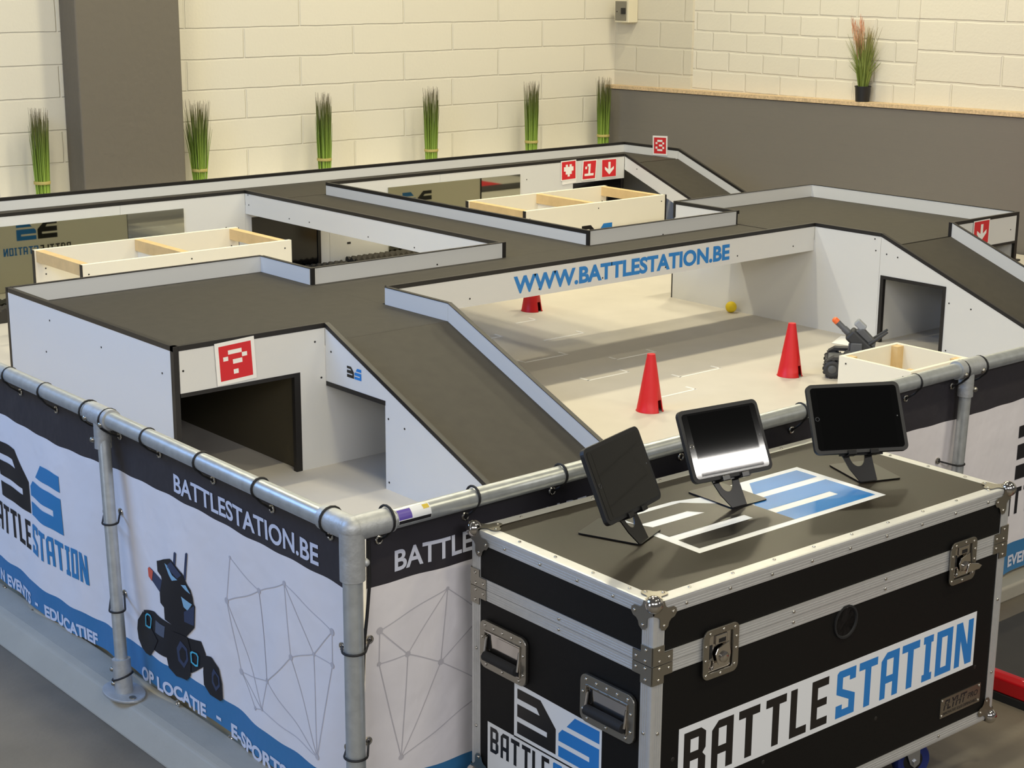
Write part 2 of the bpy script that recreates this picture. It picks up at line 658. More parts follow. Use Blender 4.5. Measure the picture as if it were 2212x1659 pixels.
# ================================================================== the hall
ZG = -0.22
struct('floor', MB().box(-7, 9.5, -6, 9, ZG - 0.05, ZG), CONC)
YW, XW = 7.4, 7.95
struct('wall_back', MB().box(-6, XW + 0.3, YW, YW + 0.2, ZG, 3.6), WALLB)
struct('wall_right', MB().box(XW, XW + 0.2, 6.50, YW, 0.86, 3.6), WALLA)
struct('wall_right_middle', MB().box(XW + 0.025, XW + 0.2, 4.30, 6.50, 0.86, 3.6), WALLR)
struct('wall_right_front', MB().box(XW + 0.03, XW + 0.2, -4, 4.30, 0.86, 3.6), WALLC)
struct('wall_right_lower', MB().prism([(7.86, YW, ZG), (7.86, -4, ZG), (7.86, -4, 0.868 + 0.145), (7.86, YW, 0.868)], (0.28, 0, 0)), RIB)
struct('trim_1', MB().prism([(7.845, YW, 0.874), (7.845, -4, 0.874 + 0.145), (7.845, -4, 0.902 + 0.145), (7.845, YW, 0.902)], (0.19, 0, 0)), OSB)
struct('wall_pillar', MB().box(2.865, 3.63, 7.17, YW, ZG, 3.6), COLM, bevel=0.012)
struct('wall_back_plinth', MB().box(-2, 7.84, 7.05, YW, ZG, 0.40), WALLB)

# play floor on its podium
af = thing('play_floor', 'light grey play floor inside the fence with white corner marks', 'floor', (4.0, 3.0, 0))
part('floor_board', MB().box(0.06, 7.84, 0.06, 6.9, -0.012, 0), FLOORM, af)
part('podium', MB().box(0.09, 7.80, 0.09, 6.88, ZG, -0.0125), PODIUM, af)
for (x0, x1, y, t0, t1) in ((3.14, 3.415, 2.548, 1, 1), (3.53, 3.818, 2.318, 1, 1), (3.542, 3.82, 2.77, 1, 1), (3.15, 3.425, 2.112, 0, 1),
                            (3.14, 3.43, 3.012, 1, 1), (3.54, 3.835, 3.318, 0, 1), (3.70, 3.855, 3.73, 0, 1), (3.20, 3.44, 3.532, 0, 1),
                            (3.93, 4.21, 3.09, 1, 1), (3.93, 4.21, 2.55, 0, 0)):
    if (x0, y) == (3.93, 2.55) or (x0, y) == (3.93, 3.09):
        continue
    b = MB().box(x0, x1, y - .006, y + .006, 0.0002, 0.001)
    if t0:
        b.box(x0, x0 + .012, y, y + .062, 0.0002, 0.001)
    if t1:
        b.box(x1 - .012, x1, y, y + .062, 0.0002, 0.001)
    part('bracket_mark', b, MARK, af)

# ================================================================== the raised track
T = 0.018
ZP, ZT = 0.498, 0.575
X1, X2, X3, X4, X5, X6, X7, X9, X10, X11 = 0.764, 1.421, 2.027, 4.893, 3.157, 3.749, 6.117, 6.920, 6.364, 5.490
Y1, Y2, Y3, Y4, Y5, Y7, Y8 = 2.210, 3.630, 2.651, 3.210, 3.686, 6.204, 5.629
K = 0.019      # depth of a wide black edge band
E_ = 0.0012


def board(parent, x0, x1, y0, y1, z0, z1, name='side_panel', trim=None, m=WHITE, label=None):
    """upright board with a black band along its top edge ('wide' or 'thin')"""
    o = part(name, MB().box(x0, x1, y0, y1, z0, z1 - (K if trim == 'wide' else 0.003 if trim else 0)), m, parent, label=label)
    if trim:
        d = K if trim == 'wide' else 0.003
        part('edge_band', MB().box(x0 - E_, x1 + E_, y0 - E_, y1 + E_, z1 - d, z1), EDGE, parent)
    return o


def vband(parent, x0, x1, y0, y1, z0, z1):
    part('edge_band', MB().box(x0 - E_, x1 + E_, y0 - E_, y1 + E_, z0, z1), EDGE, parent)


def screws(parent, pts, ax, r=0.0042):
    for p in pts:
        b = MB().lathe([(r, 0), (r, 0.0012), (r * .6, 0.0018)], (0, 0, 0), 'z', 10)
        d = {'x': lambda q: (-q.z, q.y, q.x), 'y': lambda q: (q.x, -q.z, q.y)}[ax]
        b.xf(lambda q: Vector(d(q)) + Vector(p))
        part('screw', b, SCREW, parent)


def slope_panel(parent, x0, ytop, ytop_flat, slope, yend, zlow=None, name='side_panel', trim='wide', opening=None, drop=None):
    """ramp side board: flat to ytop, then falling towards -y"""
    def zt(y):
        return ZT - slope * (ytop - y) if y < ytop else ZT
    d = K if trim == 'wide' else 0.003
    outer = [(yend, 0.0), (yend, max(zt(yend) - d, 0.01)), (ytop, ZT - d)]
    if ytop_flat > ytop:
        outer.append((ytop_flat, ZT - d))
    if drop is not None:      # strip: lower edge parallel to the upper one
        outer = [(yend, zt(yend) - drop), (yend, zt(yend) - d), (ytop, ZT - d)]
        if ytop_flat > ytop:
            outer.append((ytop_flat, ZT - d))
        outer += [(outer[-1][0], ZT - drop)]
        if ytop_flat > ytop:
            outer.append((ytop, ZT - drop))
    elif opening:
        ya, yb, zo = opening   # doorway cut from the floor up
        if yb >= outer[-1][0] - 1e-4:
            outer += [(yb, zo), (ya, zo), (ya, 0.0)]
        else:
            outer += [(outer[-1][0], 0.0), (yb, 0.0), (yb, zo), (ya, zo), (ya, 0.0)]
    else:
        outer.append((outer[-1][0], 0.0))
    part(name, MB().prism([(x0, y, z) for y, z in outer], (T, 0, 0)), WHITE, parent)
    tp = [(yend, zt(yend) - d), (ytop, ZT - d)]
    if ytop_flat > ytop:
        tp.append((ytop_flat, ZT - d))
    tp = tp + [(y, z + d) for y, z in reversed(tp)]
    part('edge_band', MB().prism([(x0 - E_, y, z) for y, z in tp], (T + 2 * E_, 0, 0)), EDGE, parent)


# ---- near platform (left)
p1 = thing('track_platform', 'grey-topped platform with bluish-white side, nearest the left rail', 'platform', (1.4, 2.9, 0))
part('deck', MB().box(X1 + T + .001, X3 - .001, Y1 + T + .001, Y2 - .001, ZP - .018, ZP), DECK, p1)
part('deck_tongue', MB().box(X2 + .03, X3 - .001, Y1 + .002, Y1 + T + .0005, ZP - .018, ZP), DECK, p1)
sp1 = board(p1, X1, X1 + T, Y1 + .002, Y2, 0, ZT, 'side_panel', 'wide')
vband(p1, X1, X1 + T, Y1, Y1 + .0215, 0, ZT)
vband(p1, X1, X1 + T, Y2 - .004, Y2 + .014, 0, ZT)
# front wall with the tunnel mouth
fw1 = part('front_panel', MB().prism([(x, Y1, z) for x, z in ((X1 + T + .004, .396), (1.303, .396), (1.303, 0), (X3 + .01, 0), (X3 + .01, ZP - .02), (X2 - .001, ZP - .02),
                                (X2 - .001, ZT - K), (X1 + T + .004, ZT - K))], (0, T, 0)), WHITE, p1)
part('edge_band', MB().box(X1 + T + .002, X2 - .001, Y1 - E_, Y1 + T + E_, ZT - K, ZT), EDGE, p1)
part('tunnel_frame', MB().box(X1 + T + .004, 1.303, Y1 - E_, Y1 + T + E_, .381, .396), EDGE, p1)
part('tunnel_frame', MB().box(1.276, 1.303, Y1 - E_, Y1 + T + E_, 0, .381), EDGE, p1)
part('tunnel_wall', MB().box(1.303, 1.303 + T, Y1 + T + .001, Y2 - .03, 0, ZP - .02), PLYD, p1)
part('tunnel_wall', MB().box(X1 + T + .004, 1.303, Y2 - .06, Y2 - .04, 0, ZP - .02), PLYD, p1)
part('back_wall', MB().box(X3 - .02, X3 - .002, Y1 + T + .004, Y3 - .004, 0, ZP - .02), WHITE, p1)
board(p1, X1 + T + .004, X3, Y2, Y2 + T, 0.0, ZT, 'parapet', 'thin')
board(p1, X3 - .008, X3 - .008 + T, Y4 + .004, Y2 - .001, 0.0, ZT, 'parapet', 'thin')
vband(p1, X3 - .004, X3 - .004 + T, Y4 - .004, Y4 + .0025, ZP, ZT)
screws(p1, [(X1, 3.28, .36), (X1, 3.23, .50), (X1, 2.78, .47), (X1, 2.30, .46)], 'x')
screws(p1, [(.80, Y1, .48), (1.374, Y1, .506), (1.40, Y1, .36)], 'y')
part('cable_hole', MB().box(X1 - .0008, X1, 2.905, 2.923, .212, .222), BLKINK, p1)

# ---- near ramp
s1 = 0.415
r1 = thing('track_ramp', 'brown ramp sloping towards the corner post beside the question-mark sign', 'ramp', (1.73, 1.6, 0))
ye1 = 0.93


def ramp_deck(parent, x0, x1, ytop, slope):
    yb = ytop - ZP / slope + 0.03
    zb = ZP - slope * (ytop - yb)
    part('ramp_surface', MB().prism([(x0, ytop, ZP), (x0, yb, zb), (x0, yb, max(zb - .018, 0.001)), (x0, ytop, ZP - .018)], (x1 - x0, 0, 0)), DECK, parent)


ramp_deck(r1, X2 + T + .001, X3 - .001, Y1, s1)
slope_panel(r1, X2, Y1 - .0015, Y1 - .0015, s1, ye1, opening=(1.82, Y1 - .0015, .326))
part('opening_band', MB().box(X2 - E_, X2 + T + E_, 1.818, Y1 - .0035, .326, .344), EDGE, r1)
slope_panel(r1, X3, Y1 - .0005, Y1 - .0005, s1, ye1, trim='thin')
board(p1, X3, X3 + T, Y1 + .0005, Y3 - .004, .38, ZT, 'parapet', 'thin')
screws(r1, [(X2, 2.17, .467), (X2, 1.80, .278), (X2, 1.70, .262), (X2, 1.80, .03)], 'x')
lg = part('logo', logo_mesh('B', 0, 0, .044, lambda u, v: (X2 - .0008, 2.064 - u, .389 + v), .86), BLACKV, r1)
part('logo', logo_mesh('S', 0, 0, .044, lambda u, v: (X2 - .0008, 2.064 - u, .389 + v), .86), BLUE, r1)

# ---- middle bridge with the web address
br = thing('track_bridge', 'long bridge carrying a blue web address across the arena', 'bridge', (3.45, 2.93, 0))
part('deck', MB().box(X3 + .001, X4 - .001, Y3 + T + .001, Y4 - .001, ZP - .018, ZP - .0005), DECK, br)
wb = board(br, X3 + T + .001, X4 - .001, Y3, Y3 + T, .426, ZT, 'side_panel', 'wide')
part('lettering', text_mesh('WWW.BATTLESTATION.BE', 2.758, .449, .083, 1.46, lambda u, v: (u, Y3 - .0008, v), 0.04), BLUE, br)
board(br, X3 + .014, X5 + .004, Y4, Y4 + T, .43, ZT, 'parapet', 'thin')
board(br, X6 + .008, X4 - .006, Y4, Y4 + T, .43, ZT, 'parapet', 'thin')
vband(br, X4 - .006, X4 + .002, Y4, Y4 + T, .43, ZT)
screws(br, [(2.50, Y3, .462), (2.915, Y3, .455), (3.32, Y3, .46), (3.75, Y3, .463), (4.28, Y3, .462), (4.72, Y3, .466)], 'y')
screws(br, [(2.75, Y4, .51), (4.3, Y4, .50)], 'y')

# ---- crossing bridge running away from the camera
cb = thing('track_crossing', 'narrow crossing bridge joining the middle bridge to the back bridge', 'bridge', (3.45, 4.4, 0))
part('deck', MB().box(X5 + T + .001, X6 - .001, Y4 + .001, Y8 + T + .001, ZP - .018, ZP - .0008), DECK, cb)
board(cb, X5, X5 + T, Y4 + T + .002, Y8 - .003, .432, ZT, 'side_panel', 'wide')
vband(cb, X5 + .005, X5 + T + .005, Y4 - .003, Y4 + T + .0005, .43, ZT)
board(cb, X6, X6 + T, Y4 + T + .002, Y8 + .0, .432, ZT, 'side_panel', 'wide')
vband(cb, X6, X6 + T - .012, Y4 - .003, Y4 + T + .0005, .43, ZT)
screws(cb, [(X5, 5.59, .55), (X5, 5.585, .49), (X5, 5.14, .46), (X5, 4.93, .465), (X5, 4.35, .455), (X5, 3.93, .452)], 'x')

# ---- back bridge
bb = thing('track_back_bridge', 'long back bridge running along the plants at the block wall', 'bridge', (4.0, 5.9, 0))
part('deck', MB().box(0.9, X9 - .001, Y8 + T + .002, Y7 - .001, ZP - .018, ZP), DECK, bb)
board(bb, 0.9, X9 - .001, Y7, Y7 + T, 0, ZT, 'back_parapet', 'wide')
board(bb, X9, X9 + T, Y8 - .001, Y7 + T, 0, ZT, 'end_parapet', 'wide')
OPL, OPR = (3.200, 3.700), (5.856, 6.362)
# near wall: panels left and right, doorways closed by black sheets
board(bb, 0.9, 2.327, Y8, Y8 + T, .0, ZT, 'side_panel', 'wide')
board(bb, 2.3285, X5 + .0, Y8, Y8 + T, .0, ZT, 'side_panel', 'wide')
part('side_panel', MB().box(X5 + .001, OPL[0], Y8, Y8 + T, 0, ZP - .02), WHITE, bb)
part('side_panel', MB().box(OPL[0], OPL[1], Y8, Y8 + T, .405, ZP - .02), WHITE, bb)
part('side_panel', MB().box(OPL[1], X6 + T, Y8, Y8 + T, 0, ZP - .02), WHITE, bb)
board(bb, X6 + .02, 4.659, Y8, Y8 + T, 0, ZT, 'side_panel', 'wide')
part('side_panel', MB().prism([(x, Y8, z) for x, z in ((4.6605, 0), (OPR[0], 0), (OPR[0], .398), (OPR[1], .398), (OPR[1], ZT - K), (4.6605, ZT - K))], (0, T, 0)), WHITE, bb)
part('edge_band', MB().box(4.6605, OPR[1] + .001, Y8 - E_, Y8 + T + E_, ZT - K, ZT), EDGE, bb)
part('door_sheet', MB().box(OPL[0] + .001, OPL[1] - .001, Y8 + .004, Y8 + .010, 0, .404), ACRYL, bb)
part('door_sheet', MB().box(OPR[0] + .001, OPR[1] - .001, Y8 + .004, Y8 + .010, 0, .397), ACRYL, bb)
part('door_frame', MB().box(OPL[1] - .022, OPL[1] + .001, Y8 - .002, Y8 + .003, 0, .404), EDGE, bb)
part('door_frame', MB().box(OPR[1] - .03, OPR[1] - .012, Y8 - .002, Y8 + .003, 0, .397), EDGE, bb)
part('cable_hole', MB().box(3.902, 3.930, Y8 - .0008, Y8, .166, .180), BLKINK, bb)
m1 = part('mirror', MB().box(1.05, 2.733, Y8 - .007, Y8 - .002, .02, .503), MIRROR, bb, label='left mirror reflecting a crate')
m2 = part('mirror', MB().box(4.228, 5.355, Y8 - .007, Y8 - .002, .02, .503), MIRROR, bb, label='right mirror reflecting a crate')
screws(bb, [(5.42, Y8, .46), (3.02, Y8, .36)], 'y')

# ---- far ramp
s3 = 0.375
r3 = thing('track_ramp', 'far dark ramp descending beside the grey cladding under the number 3 sign', 'ramp', (6.64, 5.0, 0))
ramp_deck(r3, X10 + T + .001, X9 - .001, Y8 - .002, s3)
slope_panel(r3, X10, Y8 - .003, Y8 - .003, s3, 4.28, drop=.115)
slope_panel(r3, X9, Y8 - .003, Y8 - .003, s3, 4.28)
screws(r3, [(X10, 5.50, .475), (X10, 5.02, .30)], 'x')

# ---- right platform
p2 = thing('track_platform', 'right-hand platform with pale parapets in front of the grey cladding', 'platform', (5.5, 2.95, 0))
part('deck', MB().box(X4 + .012, X7 - .001, Y1 + .004, Y5 - .001, ZP - .018, ZP), DECK, p2)
zl0 = ZP - .020
part('side_panel', MB().prism([(X4, y, z) for y, z in ((Y1 + .001, 0), (Y5 + .011, 0), (Y5 + .011, ZT - K), (Y4 + T + .001, ZT - K), (Y4 + T + .001, zl0), (Y3 - .001, zl0), (Y3 - .001, ZT - K), (Y1 + .001, ZT - K))], (.011, 0, 0)), WHITE, p2)
part('support_edge', MB().box(X4 - E_, X4 + T, Y5 + .012, Y5 + T + E_, 0, ZP - .019), EDGE, p2)
part('edge_band', MB().box(X4 - E_, X4 + T + E_, Y1 + .001, Y3 + T, ZT - K, ZT), EDGE, p2)
part('edge_band', MB().box(X4 - E_, X4 + T + E_, Y4 + .001, Y5 + T, ZT - K, ZT), EDGE, p2)
vband(p2, X4 - .002, X4 + .008, Y5 + .004, Y5 + T + .001, ZP - .018, ZT)
board(p2, X4 + T + .003, X7, Y5, Y5 + T, .43, ZT, 'parapet', 'thin')
board(p2, X7, X7 + T, Y1 + .004, Y5 + T, 0, ZT, 'parapet', 'thin')
part('front_panel', MB().prism([(x, Y1 - .012, z) for x, z in ((X4 + T + .002, 0), (X11 + .1, 0), (X11 + .1, .412), (X7 - .0, .412), (X7 - .0, ZT - K), (X11 + .019, ZT - K),
                                 (X11 + .019, ZP - .02), (X4 + T + .002, ZP - .02))], (0, T - .004, 0)), WHITE, p2)
part('edge_band', MB().box(X11 + .019, X7 + T, Y1 - .0135, Y1 + .0025, ZT - K, ZT), EDGE, p2)
part('opening_band', MB().box(X11 + .1, X7 - .004, Y1 - .0135, Y1 + .0025, .398, .412), EDGE, p2)
vband(p2, X7 - .004, X7 + T, Y1 - .0123, Y1 + .0025, 0, ZT - K)
screws(p2, [(X4, 2.24, .48), (X4, 2.25, .56 - .02), (6.06, Y1 - .012, .48)], 'x')

# ---- right ramp
s2 = 0.385
r2 = thing('track_ramp', 'right-hand ramp with a square black-framed tunnel in its white side', 'ramp', (5.2, 1.6, 0))
ye2 = 0.90
ramp_deck(r2, X4 + T + .001, X11 - .001, Y1 - .014, s2)
TU = (1.795, 2.195)


def ramp_side_with_tunnel():
    yt = Y1 - .0005
    z = lambda y: ZT - s2 * (yt - y)
    outer = [(ye2, 0), (ye2, z(ye2) - K), (yt, ZT - K), (yt, 0), (TU[1], 0), (TU[1], .353), (TU[0], .353), (TU[0], 0)]
    part('side_panel', MB().prism([(X4, y, zz) for y, zz in outer], (T, 0, 0)), WHITE, r2)
    tp = [(ye2, z(ye2) - K), (yt, ZT - K), (yt, ZT), (ye2, z(ye2))]
    part('edge_band', MB().prism([(X4 - E_, y, zz) for y, zz in tp], (T + 2 * E_, 0, 0)), EDGE, r2)


ramp_side_with_tunnel()
fr = MB().box(X4 - .003, X4 + T, TU[0] - .002, TU[1] + .004, .338, .356)
fr.box(X4 - .003, X4 + T, TU[0] - .002, TU[0] + .018, 0, .338).box(X4 - .003, X4 + T, TU[1] - .016, TU[1] + .004, 0, .338)
part('tunnel_frame', fr, EDGE, r2)
slope_panel(r2, X11, Y1 - .0145, Y1 - .0145, s2, ye2, trim='thin')
vband(r2, X11 - .001, X11 + T, Y1 - .0135, Y1 + .004, ZP, ZT)
screws(r2, [(X4, 2.17, .47), (X4, 2.10, .463), (X4, 1.77, .275), (X4, 1.64, .265), (X4, 1.77, .03)], 'x')

# ================================================================== marker signs
HEART = [[(.28, .17), (.44, .17), (.44, .30), (.56, .30), (.56, .17), (.72, .17), (.72, .30), (.85, .30), (.85, .54), (.72, .54), (.72, .72), (.58, .72), (.58, .85), (.42, .85), (.42, .72), (.28, .72), (.28, .54), (.15, .54), (.15, .30), (.28, .30)]]
QM = [[(.28, .15), (.70, .15), (.70, .27), (.28, .27)], [(.70, .28), (.86, .28), (.86, .40), (.70, .40)], [(.12, .32), (.27, .32), (.27, .44), (.12, .44)],
      [(.41, .43), (.70, .43), (.70, .56), (.41, .56)], [(.41, .72), (.56, .72), (.56, .85), (.41, .85)]]
THREE = [[(.28, .14), (.70, .14), (.70, .27), (.28, .27)], [(.13, .29), (.29, .29), (.29, .41), (.13, .41)], [(.70, .29), (.85, .29), (.85, .41), (.70, .41)],
         [(.42, .43), (.70, .43), (.70, .55), (.42, .55)], [(.13, .57), (.29, .57), (.29, .70), (.13, .70)], [(.70, .57), (.85, .57), (.85, .70), (.70, .70)],
         [(.28, .72), (.70, .72), (.70, .84), (.28, .84)]]
ONE = [[(.34, .16), (.58, .16), (.58, .70), (.86, .70), (.86, .83), (.14, .83), (.14, .70), (.43, .70), (.43, .30), (.30, .30), (.30, .44), (.16, .44), (.16, .30), (.34, .30)]]
ARROW = [[(.44, .14), (.60, .14), (.60, .56), (.84, .40), (.84, .56), (.52, .88), (.20, .56), (.20, .40), (.44, .56)]]


def sign(label, tl, tr, bl, symbol, m=0.09, extra=None):
    tl, tr, bl = Vector(tl), Vector(tr), Vector(bl)
    U, V = tr - tl, bl - tl
    n = V.cross(U).normalized()
    root = thing('marker_sign', label, 'sign', tuple((tr + bl) / 2), 0, None)
    f = lambda u, v, d=0.0: tl + U * u + V * v + n * d
    part('card', MB().holed([(0, 1), (1, 1), (1, 0), (0, 0)], [], lambda u, v: f(u, v), .0015, n), PAPER, root)
    part('red_field', MB().holed([(m, 1 - m), (1 - m, 1 - m), (1 - m, m), (m, m)], [], lambda u, v: f(u, v, .0018)), REDC, root)
    s = MB()
    for lp in symbol:
        s.holed([(m + p[0] * (1 - 2 * m), m + p[1] * (1 - 2 * m)) for p in lp], [], lambda u, v: f(u, v, .0021))
    part('symbol', s, PAPER, root)
    if extra:
        part('paper_slip', MB().holed(extra, [], lambda u, v: f(u, v, -.0012), .001, n), PAPER, root)
    for c in root.children:
        me = c.data
        me.update()
    return root


yq = Y1 - .004
sign('red question-mark sign fixed above the near tunnel mouth', (.930, yq, .562), (1.099, yq, .570), (.938, yq, .400), QM)
ys = Y8 - .0035
sign('red plug-shaped symbol sign, leftmost of three above the crate with a logo', (5.735, ys, .564), (5.880, ys, .567), (5.738, ys, .424), HEART, .05,
     [(.08, 1.2), (1.0, 1.17), (1.03, .9), (.06, .9)])
sign('red number 1 sign, the middle one of three on the back wall', (5.945, ys, .556), (6.084, ys, .556), (5.934, ys, .412), ONE, .06)
sign('red down-arrow sign beside the number 1 sign', (6.130, ys, .549), (6.278, ys, .547), (6.130, ys, .418), ARROW, .03)
sign('red number 3 sign standing above the far ramp', (X9 - .004, 5.893, .650), (X9 - .004, 5.738, .658), (X9 - .004, 5.888, .503), THREE)
sign('red down-arrow sign half hidden on the right platform front', (5.690, Y1 - .0165, .562), (5.842, Y1 - .0165, .564), (5.690, Y1 - .0165, .425), ARROW, .04)

# ================================================================== crates


TC = .024


def crate(label, x0, x1, y0, y1, h, front, back, cat='crate', eband=.003):
    root = thing('wooden_crate', label, cat, ((x0 + x1) / 2, (y0 + y1) / 2, 0))
    for (ya, nm) in ((y0, 'front_board'), (y1 - TC, 'back_board')):
        part(nm, MB().box(x0 + .003, x1 - eband, ya, ya + TC, 0, h), CREAMB, root)
        part('edge_band', MB().box(x0, x0 + .003, ya - E_, ya + TC + E_, 0, h), EDGE, root)
        part('edge_band', MB().box(x1 - eband, x1, ya - E_, ya + TC + E_, 0, h), EDGE, root)
    for xa in (x0 + .012, (x0 + x1) / 2 - .035, x1 - .06):
        part('pine_beam', MB().box(xa, xa + .045, y0 + TC, y1 - TC, h - .062, h - .003), PINE, root)
        part('pine_foot_beam', MB().box(xa, xa + .045, y0 + TC, y1 - TC, .0, .062), PINE, root)
    for xa in ((x0 + x1) / 2 - .02,):
        part('divider', MB().box(xa, xa + T, y0 + TC, y1 - TC, .062, h - .062), CREAMB, root)
    screws(root, [((x0 + x1) / 2, y0, h - .035), (x1 - .045, y0, h - .04), (x0 + .035, y0, h - .05), (x0 + .06, y1 - TC, h - .10), (x0 + .06, y1 - TC, h - .13), (x1 - .05, y1 - TC, h - .10), (x1 - .05, y1 - TC, h - .13)], 'y')
    for (side, spec) in (('f', front), ('b', back)):
        if not spec:
            continue
        xl, zt_, hh = spec
        if side == 'f':
            fn = lambda u, v: (xl + u, y0 - .0008, zt_ - hh + v)
        else:
            fn = lambda u, v: (xl - u, y1 + .0008, zt_ - hh + v)
        part('logo', logo_mesh('B', 0, 0, hh, fn, .97), BLACKV, root)
        part('logo', logo_mesh('S', 0, 0, hh, fn, .97), BLUE, root)
        part('lettering', word_mesh(0, 6, -.083, -.085, .047, .43, fn), BLACKV, root)
        part('lettering', word_mesh(6, 13, -.083, -.085, .047, .43, fn), BLUE, root)
    return root


crate('white open crate with pine cross-beams, left of the crossing bridge', 1.485, 2.700, 4.41, 4.975, .478, (2.0, .40, .107), (2.233, .408, .107))
crate('white open crate with pine cross-beams, below the three red signs', 4.345, 5.545, 4.40, 4.970, .481, (4.806, .347, .107), (5.085, .347, .107), eband=.013)

rc = thing('small_crate', 'small white open box with pine corner posts in front of the robot', 'crate', (3.96, 1.345, 0), 0)
rx0, rx1, ry0, ry1, rh = 3.742, 4.165, 1.150, 1.542, .22
part('front_board', MB().box(rx0 + T, rx1 - T, ry0, ry0 + T, 0, rh), CREAMB, rc)
part('back_board', MB().box(rx0 + T, rx1 - T, ry1 - T, ry1, 0, rh), CREAMB, rc)
part('end_board', MB().box(rx0, rx0 + T, ry0, ry1, 0, rh), CREAMB, rc)
part('end_board', MB().box(rx1 - T, rx1, ry0, ry1, 0, rh), CREAMB, rc)
for cx in (rx0 + T, rx1 - T - .045):
    for cy in (ry0 + T, ry1 - T - .035):
        part('corner_post', MB().box(cx, cx + .045, cy, cy + .035, 0, rh - .004), PINE, rc)
screws(rc, [(rx0, ry1 - .04, rh - .03), (rx0, ry0 + .04, rh - .03)], 'x')

# studded foam strips along the mirrors


def foam(label, x0, x1, h):
    fm = MB()
    nx, ny = int((x1 - x0) / .0085), 15
    for i in range(nx + 1):
        for j in range(ny + 1):
            x = x0 + (x1 - x0) * i / nx
            y = 5.475 + .135 * j / ny
            a = math.sin((x - x0) * 2 * PI / .044) * math.sin((y - 5.475) * 2 * PI / .052 + .8)
            e = 0 if j in (0, ny) or i in (0, nx) else 1
            fm.v.append(Vector((x, y, .001 + e * (h - .010 + .010 * a))))
    for i in range(nx):
        for j in range(ny):
            o = i * (ny + 1) + j
            fm.f.append((o, o + ny + 1, o + ny + 2, o + 1))
    tag(part('foam_strip', fm, FOAM, smooth=True), label, 'foam', 'studded foam strips by the mirrors')


foam('dark studded foam strip under the left mirror', 1.35, 3.85, .080)
foam('dark studded foam strip under the right mirror and the crossing bridge', 3.86, 4.62, .098)

tag(part('floor_mat', MB().box(6.5, 7.36, 1.9, 3.095, .0005, .004), REDC), 'red mat on the floor beyond the right platform, seen in the right mirror', 'mat')
tag(part('floor_mat', MB().box(6.5, 7.62, 3.10, 3.34, .0005, .012), DARKMAT), 'dark mat beyond the right platform beside a red one, seen in the right mirror', 'mat')

# ================================================================== cones, ball, paper, robot


def cone(label, x, y, rot):
    root = thing('traffic_cone', label, 'cone', (x, y, 0), rot, 'red cones on the play floor')
    n, hts = 48, [0, .004, .055, .12, .19, .258]
    rad = lambda h: .060 - .042 * h / .258
    vs, fs = [], []
    for hh in hts:
        for k in range(n):
            a = 2 * PI * k / n
            r = rad(hh) + (.003 if hh == 0 else 0)
            vs.append((r * math.cos(a), r * math.sin(a), hh))
    for i in range(len(hts) - 1):
        for k in range(n):
            if i < 2 and (k < 2 or k >= n - 2):
                continue
            k2 = (k + 1) % n
            fs.append((i * n + k, i * n + k2, (i + 1) * n + k2, (i + 1) * n + k))
    fs.append(tuple(range((len(hts) - 1) * n, len(hts) * n)))
    o = part('cone_shell', MB().add(vs, fs), RED, root, world=False, smooth=True)
    md = o.modifiers.new('wall', 'SOLIDIFY')
    md.thickness = .003
    md.offset = -1
    return root


nd = math.atan2(.62 * -.74 + .8 * -.65, .62 * -.63 + .8 * .76)
cone('red cone with a square notch, behind the left tablet', 2.99, 1.985, nd)
cone('red cone near the robot and the small white box', 3.972, 2.012, nd)
cone('red cone standing under the bridge with the web address', 3.995, 3.935, nd)
tag(part('foam_ball', MB().sphere((4.845, 3.185, .032), .032), YELLOW, smooth=True), 'small yellow ball against the white ramp wall', 'ball')
pap = MB().prism([(4.671, 2.321, .0015), (4.850, 2.399, .0015), (4.882, 2.320, .0015), (4.704, 2.199, .0015)], (0, 0, .0012))
tag(part('paper_sheet', pap, PAPER), 'white sheet of paper lying on the floor behind the robot', 'paper')

rb = thing('robot_vehicle', 'grey toy robot vehicle with orange-tipped gun beside the small box', 'robot', (4.237, 1.831, 0), math.atan2(.79, -.61))
# local: +x forward, +y left side, camera sees the -y... side
R_ = .046


def wheel(x, y):
    b = MB()
    b.lathe([(.018, -.022), (.030, -.024), (.041, -.020), (.0435, -.010), (.0435, .010), (.041, .020), (.030, .024), (.018, .022)], (0, 0, 0), 'y', 24)
    for k in range(12):
        a = 2 * PI * k / 12
        c, s = math.cos(a), math.sin(a)
        sk = .012
        b.prism([(c * .0425 - s * (-.007 + q * sk), y_, s * .0425 + c * (-.007 + q * sk)) for y_, q in ((-.019, -.5), (.019, .5))] +
                [(c * .0425 - s * (.005 + q * sk), y_, s * .0425 + c * (.005 + q * sk)) for y_, q in ((.019, .5), (-.019, -.5))], (c * .0035, 0, s * .0035))
    b.xf(lambda p: p + Vector((x, y, R_)))
    w = part('wheel', b, BOTD, rb, world=False, smooth=False)
    h = MB().lathe([(.017, -.026), (.020, -.024), (.020, .024), (.017, .026)], (x, y, R_), 'y', 20)
    part('hub', h, BOTG, w, world=False, smooth=True)


